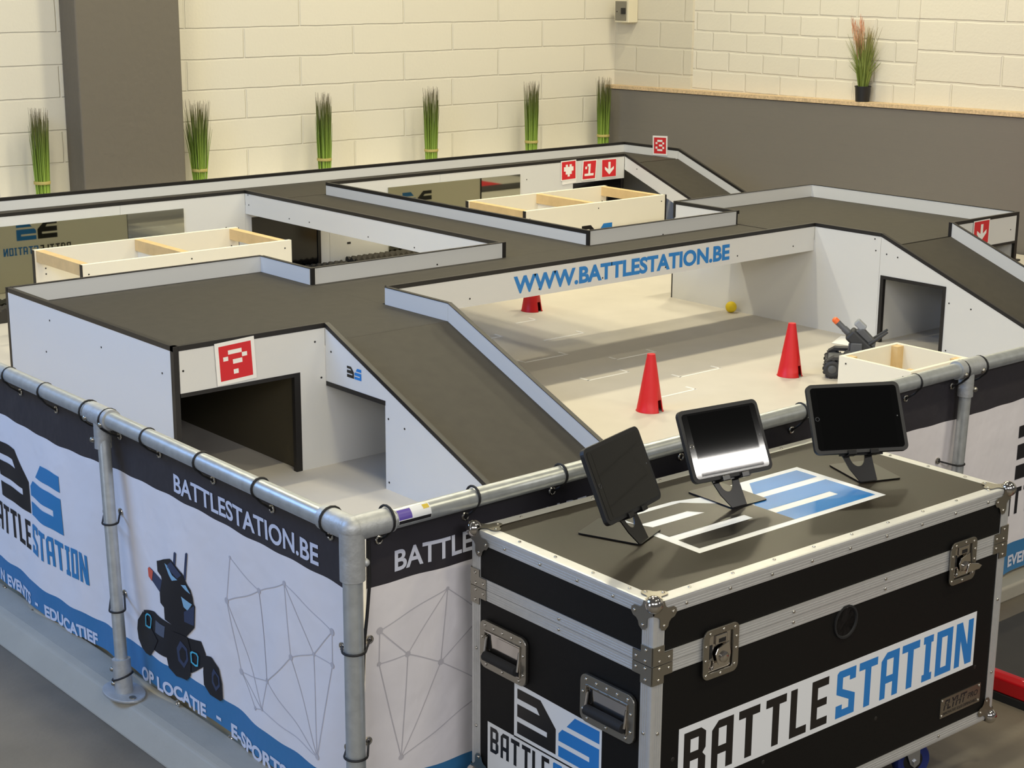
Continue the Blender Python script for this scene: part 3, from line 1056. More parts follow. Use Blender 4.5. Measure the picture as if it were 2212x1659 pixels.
for wx in (.105, -.105):
    for wy in (.105, -.105):
        wheel(wx, wy)
part('chassis', MB().box(-.13, .13, -.075, .075, .035, .085), BOTG, rb, world=False, bevel=.008)
for sy in (1, -1):
    part('mudguard', MB().prism([(-.125, sy * .078, .088), (-.11, sy * .078, .108), (.10, sy * .078, .108), (.132, sy * .078, .088), (.10, sy * .078, .093), (-.10, sy * .078, .093)], (0, sy * .05, 0)), BOTD, rb, world=False)
part('bumper', MB().box(.13, .142, -.06, .06, .045, .08), BOTD, rb, world=False, bevel=.006)
part('gimbal_base', MB().lathe([(.06, .085), (.055, .105), (.038, .118), (.034, .135)], (0, 0, 0), 'z', 24), BOTD, rb, world=False, smooth=True)
part('gimbal_yoke', MB().box(-.045, .035, -.020, .020, .105, .150).box(-.030, .025, .048, .058, .10, .165).box(-.030, .025, -.058, .058, .10, .112), BOTG, rb, world=False, bevel=.006)
head_tf = Matrix.Translation((-.01, 0, .165)) @ Matrix.Rotation(-math.radians(42), 4, 'Y')


def hd(mb):
    return mb.xf(lambda p: head_tf @ p)


part('gimbal_head', hd(MB().box(-.085, .06, -.047, .047, -.030, .030)), BOTD, rb, world=False, bevel=.010)
part('head_cover', hd(MB().prism([(-.08, -.03, .030), (.045, -.03, .030), (.03, -.03, .062), (-.06, -.03, .058)], (0, .06, 0))), BOTG, rb, world=False, bevel=.004)
part('camera_module', hd(MB().box(.02, .075, -.022, .022, .045, .080)), BOTL, rb, world=False, bevel=.006)
part('side_strip', hd(MB().box(-.10, .07, -.052, -.048, -.022, .000)), BOTL, rb, world=False, bevel=.002)
gun = part('gun_barrel', hd(MB().tube([(.055, 0, -.004), (.09, 0, -.004), (.095, 0, -.004), (.135, 0, -.004)], [.017, .017, .014, .015], 16)), BOTG, rb, world=False, smooth=True)
part('orange_tip', hd(MB().tube([(.135, 0, -.004), (.155, 0, -.004), (.162, 0, -.004)], [.0155, .0150, .009], 16)), ORANGE, gun, world=False, smooth=True)
for sy in (.03, -.03):
    part('antenna', MB().tube([(-.05, sy, .150), (-.09, sy, .178), (-.145, sy, .222)], [.010, .009, .006], 8), BOTD, rb, world=False, smooth=True)

# ================================================================== plants


def bundle(label, x, y, z, seed, spread):
    rnd = random.Random(seed)
    root = thing('grass_bundle', label, 'plant', (x, y, z), 0, 'green grass bundles along the block wall')
    b = MB()
    for k in range(190):
        a = rnd.uniform(0, 2 * PI)
        rr = .050 * math.sqrt(rnd.random())
        bx, by = rr * math.cos(a), rr * math.sin(a)
        h = rnd.uniform(.36, .585) if k > 60 else rnd.uniform(.50, .59)
        sx = bx * spread + rnd.uniform(-.012, .012)
        sy_ = by * spread + rnd.uniform(-.01, .01)
        w = rnd.uniform(.0022, .0036)
        d = rnd.uniform(0, PI)
        cx, cy = math.cos(d) * w, math.sin(d) * w
        p0 = Vector((bx * .9, by * .9, 0))
        p1 = Vector((bx + sx * .35, by + sy_ * .35, h * .55))
        p2 = Vector((bx + sx, by + sy_, h))
        o = len(b.v)
        e = Vector((cx, cy, 0))
        b.v += [p0 - e, p0 + e, p1 - e, p1 + e, p2 - e * .25, p2 + e * .25]
        b.f += [(o, o + 1, o + 3, o + 2), (o + 2, o + 3, o + 5, o + 4)]
    part('blades', b, GRASS, root, world=False)
    part('tie_band', MB().lathe([(.0535, .085), (.055, .088), (.055, .102), (.0535, .105)], (0, 0, 0), 'z', 20), RAFFIA, root, world=False, smooth=True)
    return root


for i, (gx, gy, lab) in enumerate(((2.61, 7.26, 'tied green grass bundle to the left of the grey column'), (3.765, 7.22, 'spreading green grass bundle at the right edge of the grey column'),
                              (4.815, 7.22, 'green grass bundle, second to the right of the grey column'), (5.815, 7.22, 'green grass bundle midway along the block wall, third right of column'),
                              (6.85, 7.22, 'green grass bundle next to the last one before the wall corner'), (7.66, 7.22, 'green grass bundle in the corner by the grey cladding'))):
    bundle(lab, gx, gy, .40, 20 + i, 0.9 if i == 1 else 0.25)

zl_ = .902 + .145 * (YW - 4.71) / (YW + 4)
pg = thing('potted_grass', 'wild grass with pink plumes in a black pot on the ledge', 'plant', (7.905, 4.71, zl_ + .002))
part('pot', MB().lathe([(.050, 0), (.058, .105), (.062, .105), (.062, .112), (.054, .112), (.052, .095)], (0, 0, 0), 'z', 24), POTM, pg, world=False, smooth=True)
gb = MB()
rnd = random.Random(5)


def blade(b, p0, p1, p2, w):
    d = Vector((rnd.uniform(-1, 1), rnd.uniform(-1, 1), 0)).normalized() * w
    o = len(b.v)
    pm = p0 * .25 + p1 * .5 + p2 * .25
    b.v += [p0 - d, p0 + d, pm - d, pm + d, p2 - d * .2, p2 + d * .2]
    b.f += [(o, o + 1, o + 3, o + 2), (o + 2, o + 3, o + 5, o + 4)]


for k in range(190):
    a = rnd.uniform(0, 2 * PI)
    h = rnd.uniform(.16, .46)
    s = rnd.uniform(.02, .17)
    p0 = Vector((.03 * math.cos(a) * rnd.random(), .03 * math.sin(a), .09))
    p2 = Vector((max(-.1, min(.055, s * math.cos(a))), s * math.sin(a), .09 + h))
    p1 = (p0 + p2) / 2 + Vector((-.3 * p2.x, -.3 * p2.y, .05))
    blade(gb, p0, p1, p2, rnd.uniform(.0025, .005))
part('blades', gb, WILD, pg, world=False)
pb = MB()
for (dy, h) in ((.11, .60), (.085, .58), (.06, .56), (.03, .60), (.01, .58), (.10, .52), (.04, .52)):
    for q in range(26):
        t = q / 25
        c = Vector((-.02 + rnd.uniform(-.008, .008), dy * (.4 + .6 * t) + rnd.uniform(-.008, .008), h * (.60 + .34 * t)))
        blade(pb, c, c + Vector((0, .01, .03)), c + Vector((rnd.uniform(-.01, .01), .012 + rnd.uniform(-.01, .01), .07)), .003)
part('plumes', pb, PLUME, pg, world=False)

sb = thing('switch_box', 'small beige electrical switch box in the wall corner', 'switch box', (7.86, 7.2, 1.43))
part('enclosure', MB().box(7.84, 7.949, 7.13, 7.30, 1.43, 1.62), BOXW, sb, bevel=.006)
part('window_cover', MB().box(7.832, 7.8395, 7.155, 7.285, 1.447, 1.605), SMOKE, sb, bevel=.003)
part('breaker', MB().box(7.826, 7.8315, 7.16, 7.21, 1.50, 1.55), BLK, sb)
part('screw', MB().lathe([(.005, 0), (.005, .003)], (7.829, 7.262, 1.52), 'x', 10), SCREW, sb)

# ================================================================== kerb, fence, banners
kp = [(-.11, ZG), (.055, ZG), (.055, -.150), (-.035, -.150), (-.060, -.157), (-.075, -.175)]
kb = MB().prism([(x, -.11, z) for x, z in kp], (0, 6.5, 0))
tag(part('kerb_beam', kb, KERB, bevel=.006), 'white kerb beam on the concrete under the left banner', 'kerb')
kf = [(-.022, ZG), (.060, ZG), (.060, -.166), (-.016, -.166), (-.022, -.172)]
kb = MB().prism([(2.69, y, z) for y, z in kf], (4.4, 0, 0))
kr = part('kerb_beam', kb, KERB, bevel=.006)
tag(kr, 'white kerb beam on the far right, right of the flight case', 'kerb')
tag(part('end_cap', MB().box(2.656, 2.6895, -.026, .05, ZG, -.168), REDP, bevel=.005), 'small red block at the end of the right-hand kerb', 'block')

ZR, RR = .657, .0241


def curve_pts(p0, p1, sag, n=24):
    return [Vector(p0).lerp(Vector(p1), i / n) + Vector((0, 0, -sag * 4 * (i / n) * (1 - i / n))) for i in range(n + 1)]


tag(part('guard_rail', MB().tube([(0, .05, ZR - .002), (0, 1.25, ZR + .003), (0, 5.9, ZR)], RR, 24), GALV, smooth=True), 'galvanised pipe rail running along the left banner', 'rail')
tag(part('guard_rail', MB().tube([(.05, 0, ZR - .002), (2.43, 0, ZR + .008), (5.5, 0, ZR)], RR, 24), GALV, smooth=True), 'galvanised pipe rail running behind the tablets and flight case', 'rail')
tag(part('fence_post', MB().tube([(0, 0, ZG), (0, 0, ZR - .05)], RR, 24), GALV, smooth=True), 'galvanised corner post of the pipe fence', 'post')
BX, BY = -.039, 1.125
pl_ = MB().tube([(BX, BY, -.149), (0, 1.243, ZR - .05)], .0185, 20)
pp_ = thing('fence_post', 'galvanised leaning post in the middle of the left banner', 'post', (BX, BY, -.15))
part('tube', pl_, GALV, pp_, smooth=True)
fl = MB().holed([(BX + .055 * math.cos(a) * 1.0, BY + .085 * math.sin(a)) for a in [2 * PI * k / 28 for k in range(28)]], [], lambda u, v: (u, v, -.1498), .008, (0, 0, 1))
part('flange', fl, CAST, pp_, bevel=.003)
part('flange_sleeve', MB().tube([(BX, BY, -.145), (BX * .94, BY + .012, -.045)], .027, 20), CAST, pp_, smooth=True)
part('set_screw', MB().sphere((BX - .022, BY + .022, -.075), .008, 10, 6), ZINC, pp_, smooth=True)
part('set_screw', MB().sphere((BX - .026, BY + .010, -.115), .008, 10, 6), ZINC, pp_, smooth=True)
part('bolt', MB().lathe([(.010, 0), (.010, .004)], (BX - .005, BY - .062, -.142), 'z', 12), ZINC, pp_)
tag(part('fence_post', MB().tube([(2.395, 0, ZG), (2.432, 0, ZR - .05)], .0195, 20), GALV, smooth=True), 'galvanised fence post right of the flight case', 'post')
# fittings
ef = thing('corner_fitting', 'cast elbow fitting on top of the corner post', 'pipe fitting', (0, 0, ZR))
eb = MB().tube([(.0, .11, ZR), (0, 0.0, ZR)], .0305, 24)
part('sleeve', eb, CAST, ef, smooth=True)
part('sleeve', MB().tube([(.11, 0, ZR), (0, 0, ZR)], .0305, 24), CAST, ef, smooth=True)
part('sleeve', MB().tube([(0, 0, ZR - .125), (0, 0, ZR)], .0305, 24), CAST, ef, smooth=True)
part('elbow', MB().sphere((0, 0, ZR), .0312, 24, 14), CAST, ef, smooth=True)
part('grub_screw', MB().sphere((.028, -.014, ZR - .085), .010, 10, 6), CAST, ef, smooth=True)


def tee(label, p, ax):
    root = thing('tee_fitting', label, 'pipe fitting', p)
    x, y, z = p
    d = Vector((0, 1, 0)) if ax == 'y' else Vector((1, 0, 0))
    c = Vector(p)
    part('sleeve', MB().tube([c - d * .062, c + d * .062], .0305, 24), CAST, root, smooth=True)
    part('branch', MB().tube([c, c + Vector((0, 0, -.095))], .0250, 20), CAST, root, smooth=True)
    side = Vector((-1, 0, 0)) if ax == 'y' else Vector((0, -1, 0))
    for q, r in ((c + d * .05 + side * .027 - Vector((0, 0, .012)), .009), (c - d * .045 + side * .027 - Vector((0, 0, .012)), .009), (c + side * .025 - Vector((0, 0, .07)) + d * .015, .009)):
        part('grub_screw', MB().sphere(q, r, 12, 8), ZINC, root, smooth=True)
    return root


tee('cast tee fitting joining the left rail to its leaning post', (0, 1.247, ZR + .003), 'y')
tee('cast tee fitting on the rail right of the right-hand tablet', (2.43, 0, ZR + .008), 'x')
st = thing('rail_sticker', 'purple and silver maker label stuck on the rail beside the corner', 'sticker', (.14, 0, ZR))


def on_rail(u, v):
    a = math.radians(128) - v / .0246
    return (u, .0246 * math.cos(a), ZR + .0246 * math.sin(a))


def strip(u0, u1, v0, v1, nv=8):
    b = MB()
    for j in range(nv + 1):
        for u in (u0, u1):
            b.v.append(Vector(on_rail(u, v0 + (v1 - v0) * j / nv)))
    for j in range(nv):
        b.f.append((2 * j, 2 * j + 1, 2 * j + 3, 2 * j + 2))
    return b


# angles measured from the camera side over the top of the pipe
_orail = on_rail


def on_rail(u, v):
    a = math.radians(205) - v / .0246
    return (u, .0247 * math.cos(a), ZR - .001 + .0247 * math.sin(a))


part('label_base', strip(.118, .215, .0, .040), WHITEV, st, smooth=True)
_o2 = on_rail


def on_rail(u, v):
    p = _o2(u, v)
    return (p[0], p[1] * 1.012, ZR - .001 + (p[2] - ZR + .001) * 1.012)


part('purple_field', strip(.119, .158, .012, .038), PURPLE, st, smooth=True)
part('black_line', strip(.119, .214, .001, .010), BLKINK, st, smooth=True)
part('yellow_spot', strip(.194, .212, .026, .038), YELLAB, st, smooth=True)

# ---- banners: cloth sheets hung on cords
LB, FB = 6.0, 5.4


def sagL(s):
    return .004 + .006 * math.sin(s * 6.3 + .9) + .004 * math.sin(s * 13.0) * 0 + -.022 * max(0, 1 - s / .35) ** 1.5 - .004 * math.sin(s * 2 * PI / .31) ** 2 + .012 * math.exp(-((s - .74) / .25) ** 2) - .004 * math.sin(s * 4.1)


def dispL(s, z):
    k = max(0, min(1, (.62 - z) / .5))
    return .004 + .008 * k * (1 + math.sin(s * 2 * PI / .74 + 2.2 + z * 2.5)) + .0035 * k * math.sin(s * 2 * PI / .27 + z * 9)


def cloth_left(s, z, d=0.0):
    return Vector((.030 - d + dispL(s, z), s, z + sagL(s) * (.4 + .6 * max(0, min(1, (.62 - z) / .2)))))


def cloth_front(s, z, d=0.0):
    return Vector((s, .030 - d + dispL(s + 1.3, z), z + sagL(s + .1) * .5))


def sheet(fn, s0, s1, z0, z1, ns, nz, skew=None):
    b = MB()
    uv = []
    for i in range(ns + 1):
        for j in range(nz + 1):
            s, z = s0 + (s1 - s0) * i / ns, z0 + (z1 - z0) * j / nz
            if skew:
                s = skew(s, z)
            b.v.append(fn(s, z))
            uv.append((s, (z + .2) / .9))
    for i in range(ns):
        for j in range(nz):
            o = i * (nz + 1) + j
            b.f.append((o, o + nz + 1, o + nz + 2, o + 1))
    return b, uv


def banner_part(name, b, uv, parent):
    o = part(name, b, CLOTH, parent, smooth=True)
    me = o.data
    ul = me.uv_layers.new(name='UVMap')
    for lp in me.loops:
        ul.data[lp.index].uv = uv[lp.vertex_index]
    return o


bl = thing('banner', 'printed white banner with robot picture along the left rail', 'banner', (0.03, 2.5, 0))
b_, uv_ = sheet(cloth_left, .035, LB, -.138, .632, 300, 40)
banner_part('cloth', b_, uv_, bl)
bf = thing('banner', 'printed white banner behind the flight case, starting right of the corner post', 'banner', (2.5, .03, 0))
b_, uv_ = sheet(cloth_front, .064, FB, -.156, .632, 300, 40, lambda s, z: s + (.012 * max(0, .5 - z) / .5 if s < .06 else 0))
banner_part('cloth', b_, uv_, bf)
fL = lambda u, v: cloth_left(-u, v, .0016)          # u grows to the right as seen from outside
fF = lambda u, v: cloth_front(u, v, .0016)
fL2 = lambda u, v: cloth_left(-u, v, .0030)
fL3 = lambda u, v: cloth_left(-u, v, .0042)


FLAT2 = lambda u, v: (u, v, 0.0)


def on_cloth(mb, fn):
    return mb.refine(.016).xf(lambda p: fn(p.x, p.y))


def printing(parent, mb, m, name='lettering', fn=None):
    return part(name, on_cloth(mb, fn) if fn else mb, m, parent)


printing(bl, text_mesh('BATTLESTATION.BE', -.900, .502, .055, .708, FLAT2, .022), BANWHITE, fn=fL)
printing(bf, text_mesh('BATTLESTATION.BE', .147, .506, .055, .630, FLAT2, .022), BANWHITE, fn=fF)
for par, fn, x0 in ((bl, fL, -2.235), (bf, fF, 2.705)):
    printing(par, word_mesh(0, 6, x0, .058, .098, .750, FLAT2), BLKINK, fn=fn)
    printing(par, word_mesh(6, 13, x0, .058, .098, .750, FLAT2), BANBLUE, fn=fn)
    printing(par, logo_mesh('B', x0 + .123, .187, .195, FLAT2, 1.0), BLKINK, 'logo', fn)
    printing(par, logo_mesh('S', x0 + .123, .187, .195, FLAT2, .985), BANBLUE, 'logo', fn)
    for word, dx, dz, wd_ in (('EVENTS', .122, -.137, .205), ('EDUCATIEF', .432, -.140, .335), ('OP LOCATIE', 1.082, -.145, .36), ('E-SPORTS', 1.562, -.150, .30)):
        printing(par, text_mesh(word, x0 + dx, dz, .043, wd_, FLAT2, .04), BANWHITE, fn=fn)
    for dx in (.366, .97, 1.492):
        printing(par, MB().holed([(x0 + dx, -.124), (x0 + dx + .022, -.124), (x0 + dx + .022, -.114), (x0 + dx, -.114)], [], FLAT2), BANWHITE, fn=fn)
printing(bl, text_mesh('N', -2.17, -.135, .043, .035, FLAT2, .04), BANWHITE, fn=fL)

# network of dots and lines
NL = [(.142, .348), (.228, .26), (.142, .26), (.333, .212), (.458, .102), (.489, .01), (.608, .068), (.53, -.001), (.218, -.016), (.49, .344), (.356, .408), (.624, .393), (.654, .26)]
EL = [(0, 1), (0, 2), (1, 2), (1, 3), (3, 4), (4, 5), (4, 6), (4, 9), (3, 10), (10, 9), (9, 12), (11, 12), (11, 9), (12, 6), (0, 10), (1, 8), (2, 8), (3, 8), (4, 8), (5, 8), (5, 7), (6, 7), (6, 5), (10, 1), (9, 4), (12, 5)]
NF = [(.103, .365), (.102, .277), (.187, .279), (.29, .231), (.171, .002), (.308, .425), (.42, .33), (.45, .12)]
EF = [(0, 1), (0, 2), (1, 2), (2, 3), (0, 5), (2, 5), (3, 5), (1, 4), (2, 4), (3, 4), (3, 6), (5, 6), (4, 7), (3, 7), (6, 7)]


def network(par, nodes, edges, fn, sgn):
    b = MB()
    for i, j in edges:
        a, c = Vector(nodes[i]), Vector(nodes[j])
        n = Vector((-(c - a).y, (c - a).x)).normalized() * .0012
        for q in range(6):
            p0, p1 = a.lerp(c, q / 6), a.lerp(c, (q + 1) / 6)
            b.holed([(sgn * (p0 - n).x, (p0 - n).y), (sgn * (p1 - n).x, (p1 - n).y), (sgn * (p1 + n).x, (p1 + n).y), (sgn * (p0 + n).x, (p0 + n).y)], [], FLAT2)
    for k, (s, z) in enumerate(nodes):
        r = (.0095, .006, .008, .0085, .0075, .005)[k % 6]
        b.holed([(sgn * s + r * math.cos(2 * PI * q / 14), z + r * math.sin(2 * PI * q / 14)) for q in range(14)], [], FLAT2)
    part('network_pattern', on_cloth(b, fn), GREYNET, par)


network(bl, NL, EL, lambda u, v: cloth_left(-u, v, .0012), -1)
network(bf, NF, EF, lambda u, v: cloth_front(u, v, .0012), 1)

# printed robot picture
RP = dict(
    ant=([[(0.921, 0.279), (0.915, 0.314), (0.909, 0.319), (0.902, 0.317), (0.908, 0.28)], [(0.87, 0.252), (0.852, 0.333), (0.846, 0.339), (0.841, 0.336), (0.859, 0.253)]], NAVY, 0),
    gun=([[(1.082, 0.193), (1.084, 0.217), (1.076, 0.224), (0.995, 0.212), (1.003, 0.174), (1.012, 0.172)]], NAVY, 0),
    tip=([[(1.084, 0.217), (1.076, 0.224), (1.052, 0.219), (1.062, 0.185), (1.082, 0.193)]], ORINK, 1),
    chassis=([[(1.128, 0.077), (1.052, 0.096), (0.981, 0.093), (0.941, 0.088), (0.874, 0.074), (0.807, 0.084), (0.782, 0.053), (0.791, 0.014), (0.866, -0.031), (0.974, -0.022), (1.057, -0.025), (1.108, 0.015)]], BLKINK, 0),
    head=([[(1.024, 0.261), (0.981, 0.278), (0.937, 0.29), (0.872, 0.267), (0.854, 0.242), (0.839, 0.229), (0.832, 0.207), (0.831, 0.19), (0.825, 0.183), (0.837, 0.116), (0.88, 0.075), (0.919, 0.083), (0.953, 0.091), (0.981, 0.097), (0.983, 0.133), (1.006, 0.141), (1.009, 0.171), (0.993, 0.212), (0.998, 0.223), (1.021, 0.231)]], BLKINK, 1),
    hl=([[(0.971, 0.269), (0.954, 0.266), (0.927, 0.244), (0.899, 0.239), (0.929, 0.227), (0.945, 0.239)], [(0.883, 0.231), (0.86, 0.238), (0.84, 0.217), (0.862, 0.222)], [(0.886, 0.195), (0.837, 0.187), (0.861, 0.161), (0.878, 0.166)]], LBLUE, 2),
    side=([[(0.879, 0.151), (0.827, 0.185), (0.837, 0.122), (0.882, 0.12)], [(.962, .262), (.93, .283), (.876, .262), (.90, .243)]], NAVY, 2),
    panel=([[(1.042, 0.074), (0.983, 0.074), (0.992, 0.037), (1.046, 0.035)]], GRINK, 1),
    wheel=([[(1.129, 0.074), (1.166, 0.037), (1.173, 0.006), (1.167, -0.024), (1.144, -0.045), (1.115, -0.054), (1.084, -0.053), (1.057, -0.025), (1.03, 0.016), (1.098, 0.049)],
            [(0.943, 0.069), (0.874, 0.074), (0.861, 0.036), (0.87, -0.041), (0.892, -0.064), (0.944, -0.07), (0.977, -0.051), (0.983, -0.022), (0.964, 0.031)],
            [(0.788, 0.048), (0.749, 0.059), (0.713, 0.042), (0.702, 0.0), (0.703, -0.048), (0.715, -0.058), (0.764, -0.061), (0.795, -0.042), (0.797, -0.003)]], BLKINK, 2),
    hub=([[(0.908, 0.052), (0.878, 0.038), (0.876, 0.004), (0.9, -0.03), (0.926, -0.016), (0.929, 0.022)], [(0.738, 0.03), (0.712, 0.016), (0.711, -0.012), (0.732, -0.036), (0.75, -0.018), (0.748, 0.011)]], NAVY, 3),
    hole=([[(0.901, 0.036), (0.886, 0.028), (0.886, 0.006), (0.9, -0.014), (0.915, -0.006), (0.917, 0.016)], [(0.731, 0.018), (0.719, 0.01), (0.718, -0.008), (0.731, -0.022), (0.741, -0.010), (0.740, 0.006)]], BLKINK, 4),
)
for nm, (lps, m, lv) in RP.items():
    for lp in lps:
        part('robot_print', on_cloth(MB().holed([(-p[0], p[1]) for p in lp], [], FLAT2), lambda u, v: cloth_left(-u, v, .0020 + .0007 * lv)), m, bl)
for lp in ([(1.111, 0.067), (1.098, 0.076), (1.074, 0.077), (1.065, 0.07), (1.072, 0.037), (1.085, 0.032), (1.112, 0.032)], [(0.862, 0.035), (0.852, 0.042), (0.827, 0.043), (0.818, 0.035), (0.823, 0.004), (0.836, 0.0), (0.861, 0.004)]):
    cx, cy = sum(p[0] for p in lp) / len(lp), sum(p[1] for p in lp) / len(lp)
    b = MB().holed([(-p[0], p[1]) for p in lp], [[(-(cx + (p[0] - cx) * .72), cy + (p[1] - cy) * .76) for p in lp]], FLAT2)
    part('robot_print', on_cloth(b, lambda u, v: cloth_left(-u, v, .0052)), CYAN, bl)


def eyelet(par, c, nrm):
    n = Vector(nrm)
    a = Vector((0, 0, 1))
    t = n.cross(a)
    part('eyelet', MB().tube([Vector(c) + n * .003 + (a * math.cos(q) + t * math.sin(q)) * .0085 for q in [2 * PI * k / 18 for k in range(18)]], .0032, 8, closed=True), EYE, par, smooth=True)


ORD = ['first', 'second', 'third', 'fourth', 'fifth', 'sixth', 'seventh', 'eighth', 'ninth']


def rail_tie(label, p, ax, drop, zr=ZR, big=False):
    """cord loop over the rail, ending in an eyelet of the banner"""
    root = thing('cord_tie', label, 'cord', p, 0, 'black cord ties on the rails')
    r = (.0325 if big else .0262)
    pts = []
    for k in range(15):
        a = math.radians(-60 + 300 * k / 14)
        pts.append((math.cos(a) * r, math.sin(a) * r))
    # start behind, go over the top, come down in front and back to the eyelet
    pts = pts + [(-.012, -r - .004)]
    P = []
    for (h, v) in pts:
        if ax == 'y':
            P.append(Vector((p[0] + h, p[1], zr + v)))
        else:
            P.append(Vector((p[0], p[1] + h, zr + v)))
    e = Vector(drop)
    tw = Vector((-.0015, 0, 0)) if ax == 'y' else Vector((0, -.0015, 0))
    P[-1] = P[-2].lerp(e, .4) + tw * 4
    P.append(e + tw * 3)
    part('loop', MB().tube(P, .0032, 8), CORD, root, smooth=True)
    return root


eyL = [.135, .396, .683, .973, 1.205, 1.325, 1.616, 1.871, 2.15, 2.45]
labL = ['black cord tie on the left side of the corner elbow'] + ['black cord tie on the left rail, %s from the corner elbow' % ORD[i] for i in range(1, 4)] + \
       ['black cord tie on the near end of the left tee fitting', 'black cord tie on the far end of the left tee fitting', 'black cord tie on the left rail, first beyond the tee', 'black cord tie on the left rail, second beyond the tee']
for i, s in enumerate(eyL):
    p = cloth_left(s, .597)
    eyelet(bl, p, (-1, 0, 0))
    if i < 8:
        rail_tie(labL[i], (0, s - (.0 if i not in (0,) else .05), ZR), 'y', (p.x, p.y, p.z), ZR, i in (0, 4, 5))
eyF = [.100, .363, .652, 1.13, 1.600, 2.153, 2.400, 2.50, 2.85]
labF = ['black cord tie on the right side of the corner elbow', 'black cord tie on the front rail left of the flight case', 'black cord tie on the front rail above the flight case corner left of the tablets', '',
        'black cord tie on the front rail between the middle and right tablets', 'black cord tie on the front rail right of the right tablet', 'black cord tie on the left end of the right tee fitting', 'black cord tie on the right end of the right tee fitting']
for i, s in enumerate(eyF):
    p = cloth_front(s, .600)
    eyelet(bf, p, (0, -1, 0))
    if i < 8 and i != 3:
        rail_tie(labF[i], (s, 0, ZR + .003), 'x', (p.x, p.y, p.z), ZR + .0035, i in (0, 6, 7))
for s in (.40, .678, .949, 1.592, 1.895, 2.144):
    eyelet(bl, cloth_left(s, -.158), (-1, 0, 0))


def post_tie(label, c, r, e0, e1, par0, par1, n0, n1):
    root = thing('cord_tie', label, 'cord', c, 0, 'black cord ties on the posts')
    eyelet(par0, e0, n0)
    eyelet(par1, e1, n1)
    e0, e1, c = Vector(e0), Vector(e1), Vector(c)
    mid = ((e0 + e1) / 2 - c)
    out = Vector((-(mid.x), -(mid.y), 0)).normalized()
    sd = Vector((-out.y, out.x, 0))
    if sd.dot(e0 - c) < 0:
        sd = -sd
    P = [e0 + Vector(n0) * .004]
    for k in range(11):
        a = PI * k / 10
        P.append(c + (sd * math.cos(a) + out * math.sin(a)) * (r + .004) + Vector((0, 0, -.010)))
    P.append(e1 + Vector(n1) * .004)
    part('loop', MB().tube(P, .003, 8), CORD, root, smooth=True)


for z, w in ((.362, 'upper'), (.090, 'lower')):
    post_tie('black cord tie round the corner post, the %s of two' % w, (0, 0, z), RR, cloth_left(.095, z - .03), cloth_front(.072, z - .012), bl, bf, (-1, 0, 0), (0, -1, 0))
for z, w in ((.360, 'upper'), (.105, 'lower')):
    t = (z + .149) / .756
    c = (BX * (1 - t), BY + (1.243 - BY) * t, z)
    post_tie('black cord tie round the leaning left post, the %s of two' % w, c, .0185, cloth_left(1.345, z - .03), cloth_left(1.243, z - .01), bl, bl, (-1, 0, 0), (-1, 0, 0))
root = thing('cord_tie', 'black cord tie round the base sleeve of the leaning left post', 'cord', (BX, BY, -.09), 0, 'black cord ties on the posts')
part('loop', MB().tube([Vector((BX * .97 + .0295 * math.cos(a), BY + .006 + .0295 * math.sin(a), -.098 + .012 * math.sin(a + 2.6))) for a in [2 * PI * k / 20 for k in range(20)]], .003, 8, closed=True), CORD, root, smooth=True)
post_tie('black cord tie round the fence post right of the case', (2.415, 0, .352), .0195, cloth_front(2.36, .352), cloth_front(2.47, .352), bf, bf, (0, -1, 0), (0, -1, 0))
hc = thing('hanging_cord', 'long black cord hanging down behind the corner post', 'cord', (.05, .01, 0))
part('strand', MB().tube([(.066, .026, .605), (.062, .020, .50), (.050, .016, .42), (.038, .012, .36), (.030, .012, .20), (.028, .012, -.15)], .0042, 8), CORD, hc, smooth=True)

# red barrier foot and dark mat on the right
rf = thing('barrier_foot', 'glossy red metal bar on black rubber lying right of the case', 'bar', (2.05, -.6, ZG))
part('bar', MB().prism([(2.033, -.30, -.195), (2.083, -.30, -.195), (2.083, -.30, -.150), (2.070, -.30, -.138), (2.046, -.30, -.138), (2.033, -.30, -.150)], (0, -1.6, 0)), REDP, rf, bevel=.004)
part('rubber_strip', MB().box(2.028, 2.088, -.31, -1.9, ZG, -.196), RUBBER, rf)
tag(part('floor_mat', MB().box(2.12, 4.6, -1.5, -.12, ZG, ZG + .006), DARKMAT), 'dark rubber mat on the floor behind the red bar', 'mat')

# ================================================================== flight case
CO = Vector((.320, -.669, -.064))
CYAW = math.radians(-1.08)
CL, CW, CH = 1.310, .638, .662
fc = thing('flight_case', 'large black flight case with aluminium edges carrying three tablets', 'flight case', CO, CYAW)


def cpart(name, mb, m, parent=None, **k):
    return part(name, mb, m, parent or fc, world=False, **k)


ZS0, ZS1, ZSM = .487, .541, .514
cpart('body', MB().box(.002, CL - .002, .002, CW - .002, .004, ZSM - .001), HEX)
lid = cpart('lid', MB().box(.002, CL - .002, .002, CW - .002, ZSM + .001, CH - .002), HEX)
cpart('lid_top', MB().box(.028, CL - .028, .028, CW - .028, CH - .002, CH - .0005), LIDTOP)
FW_ = .033


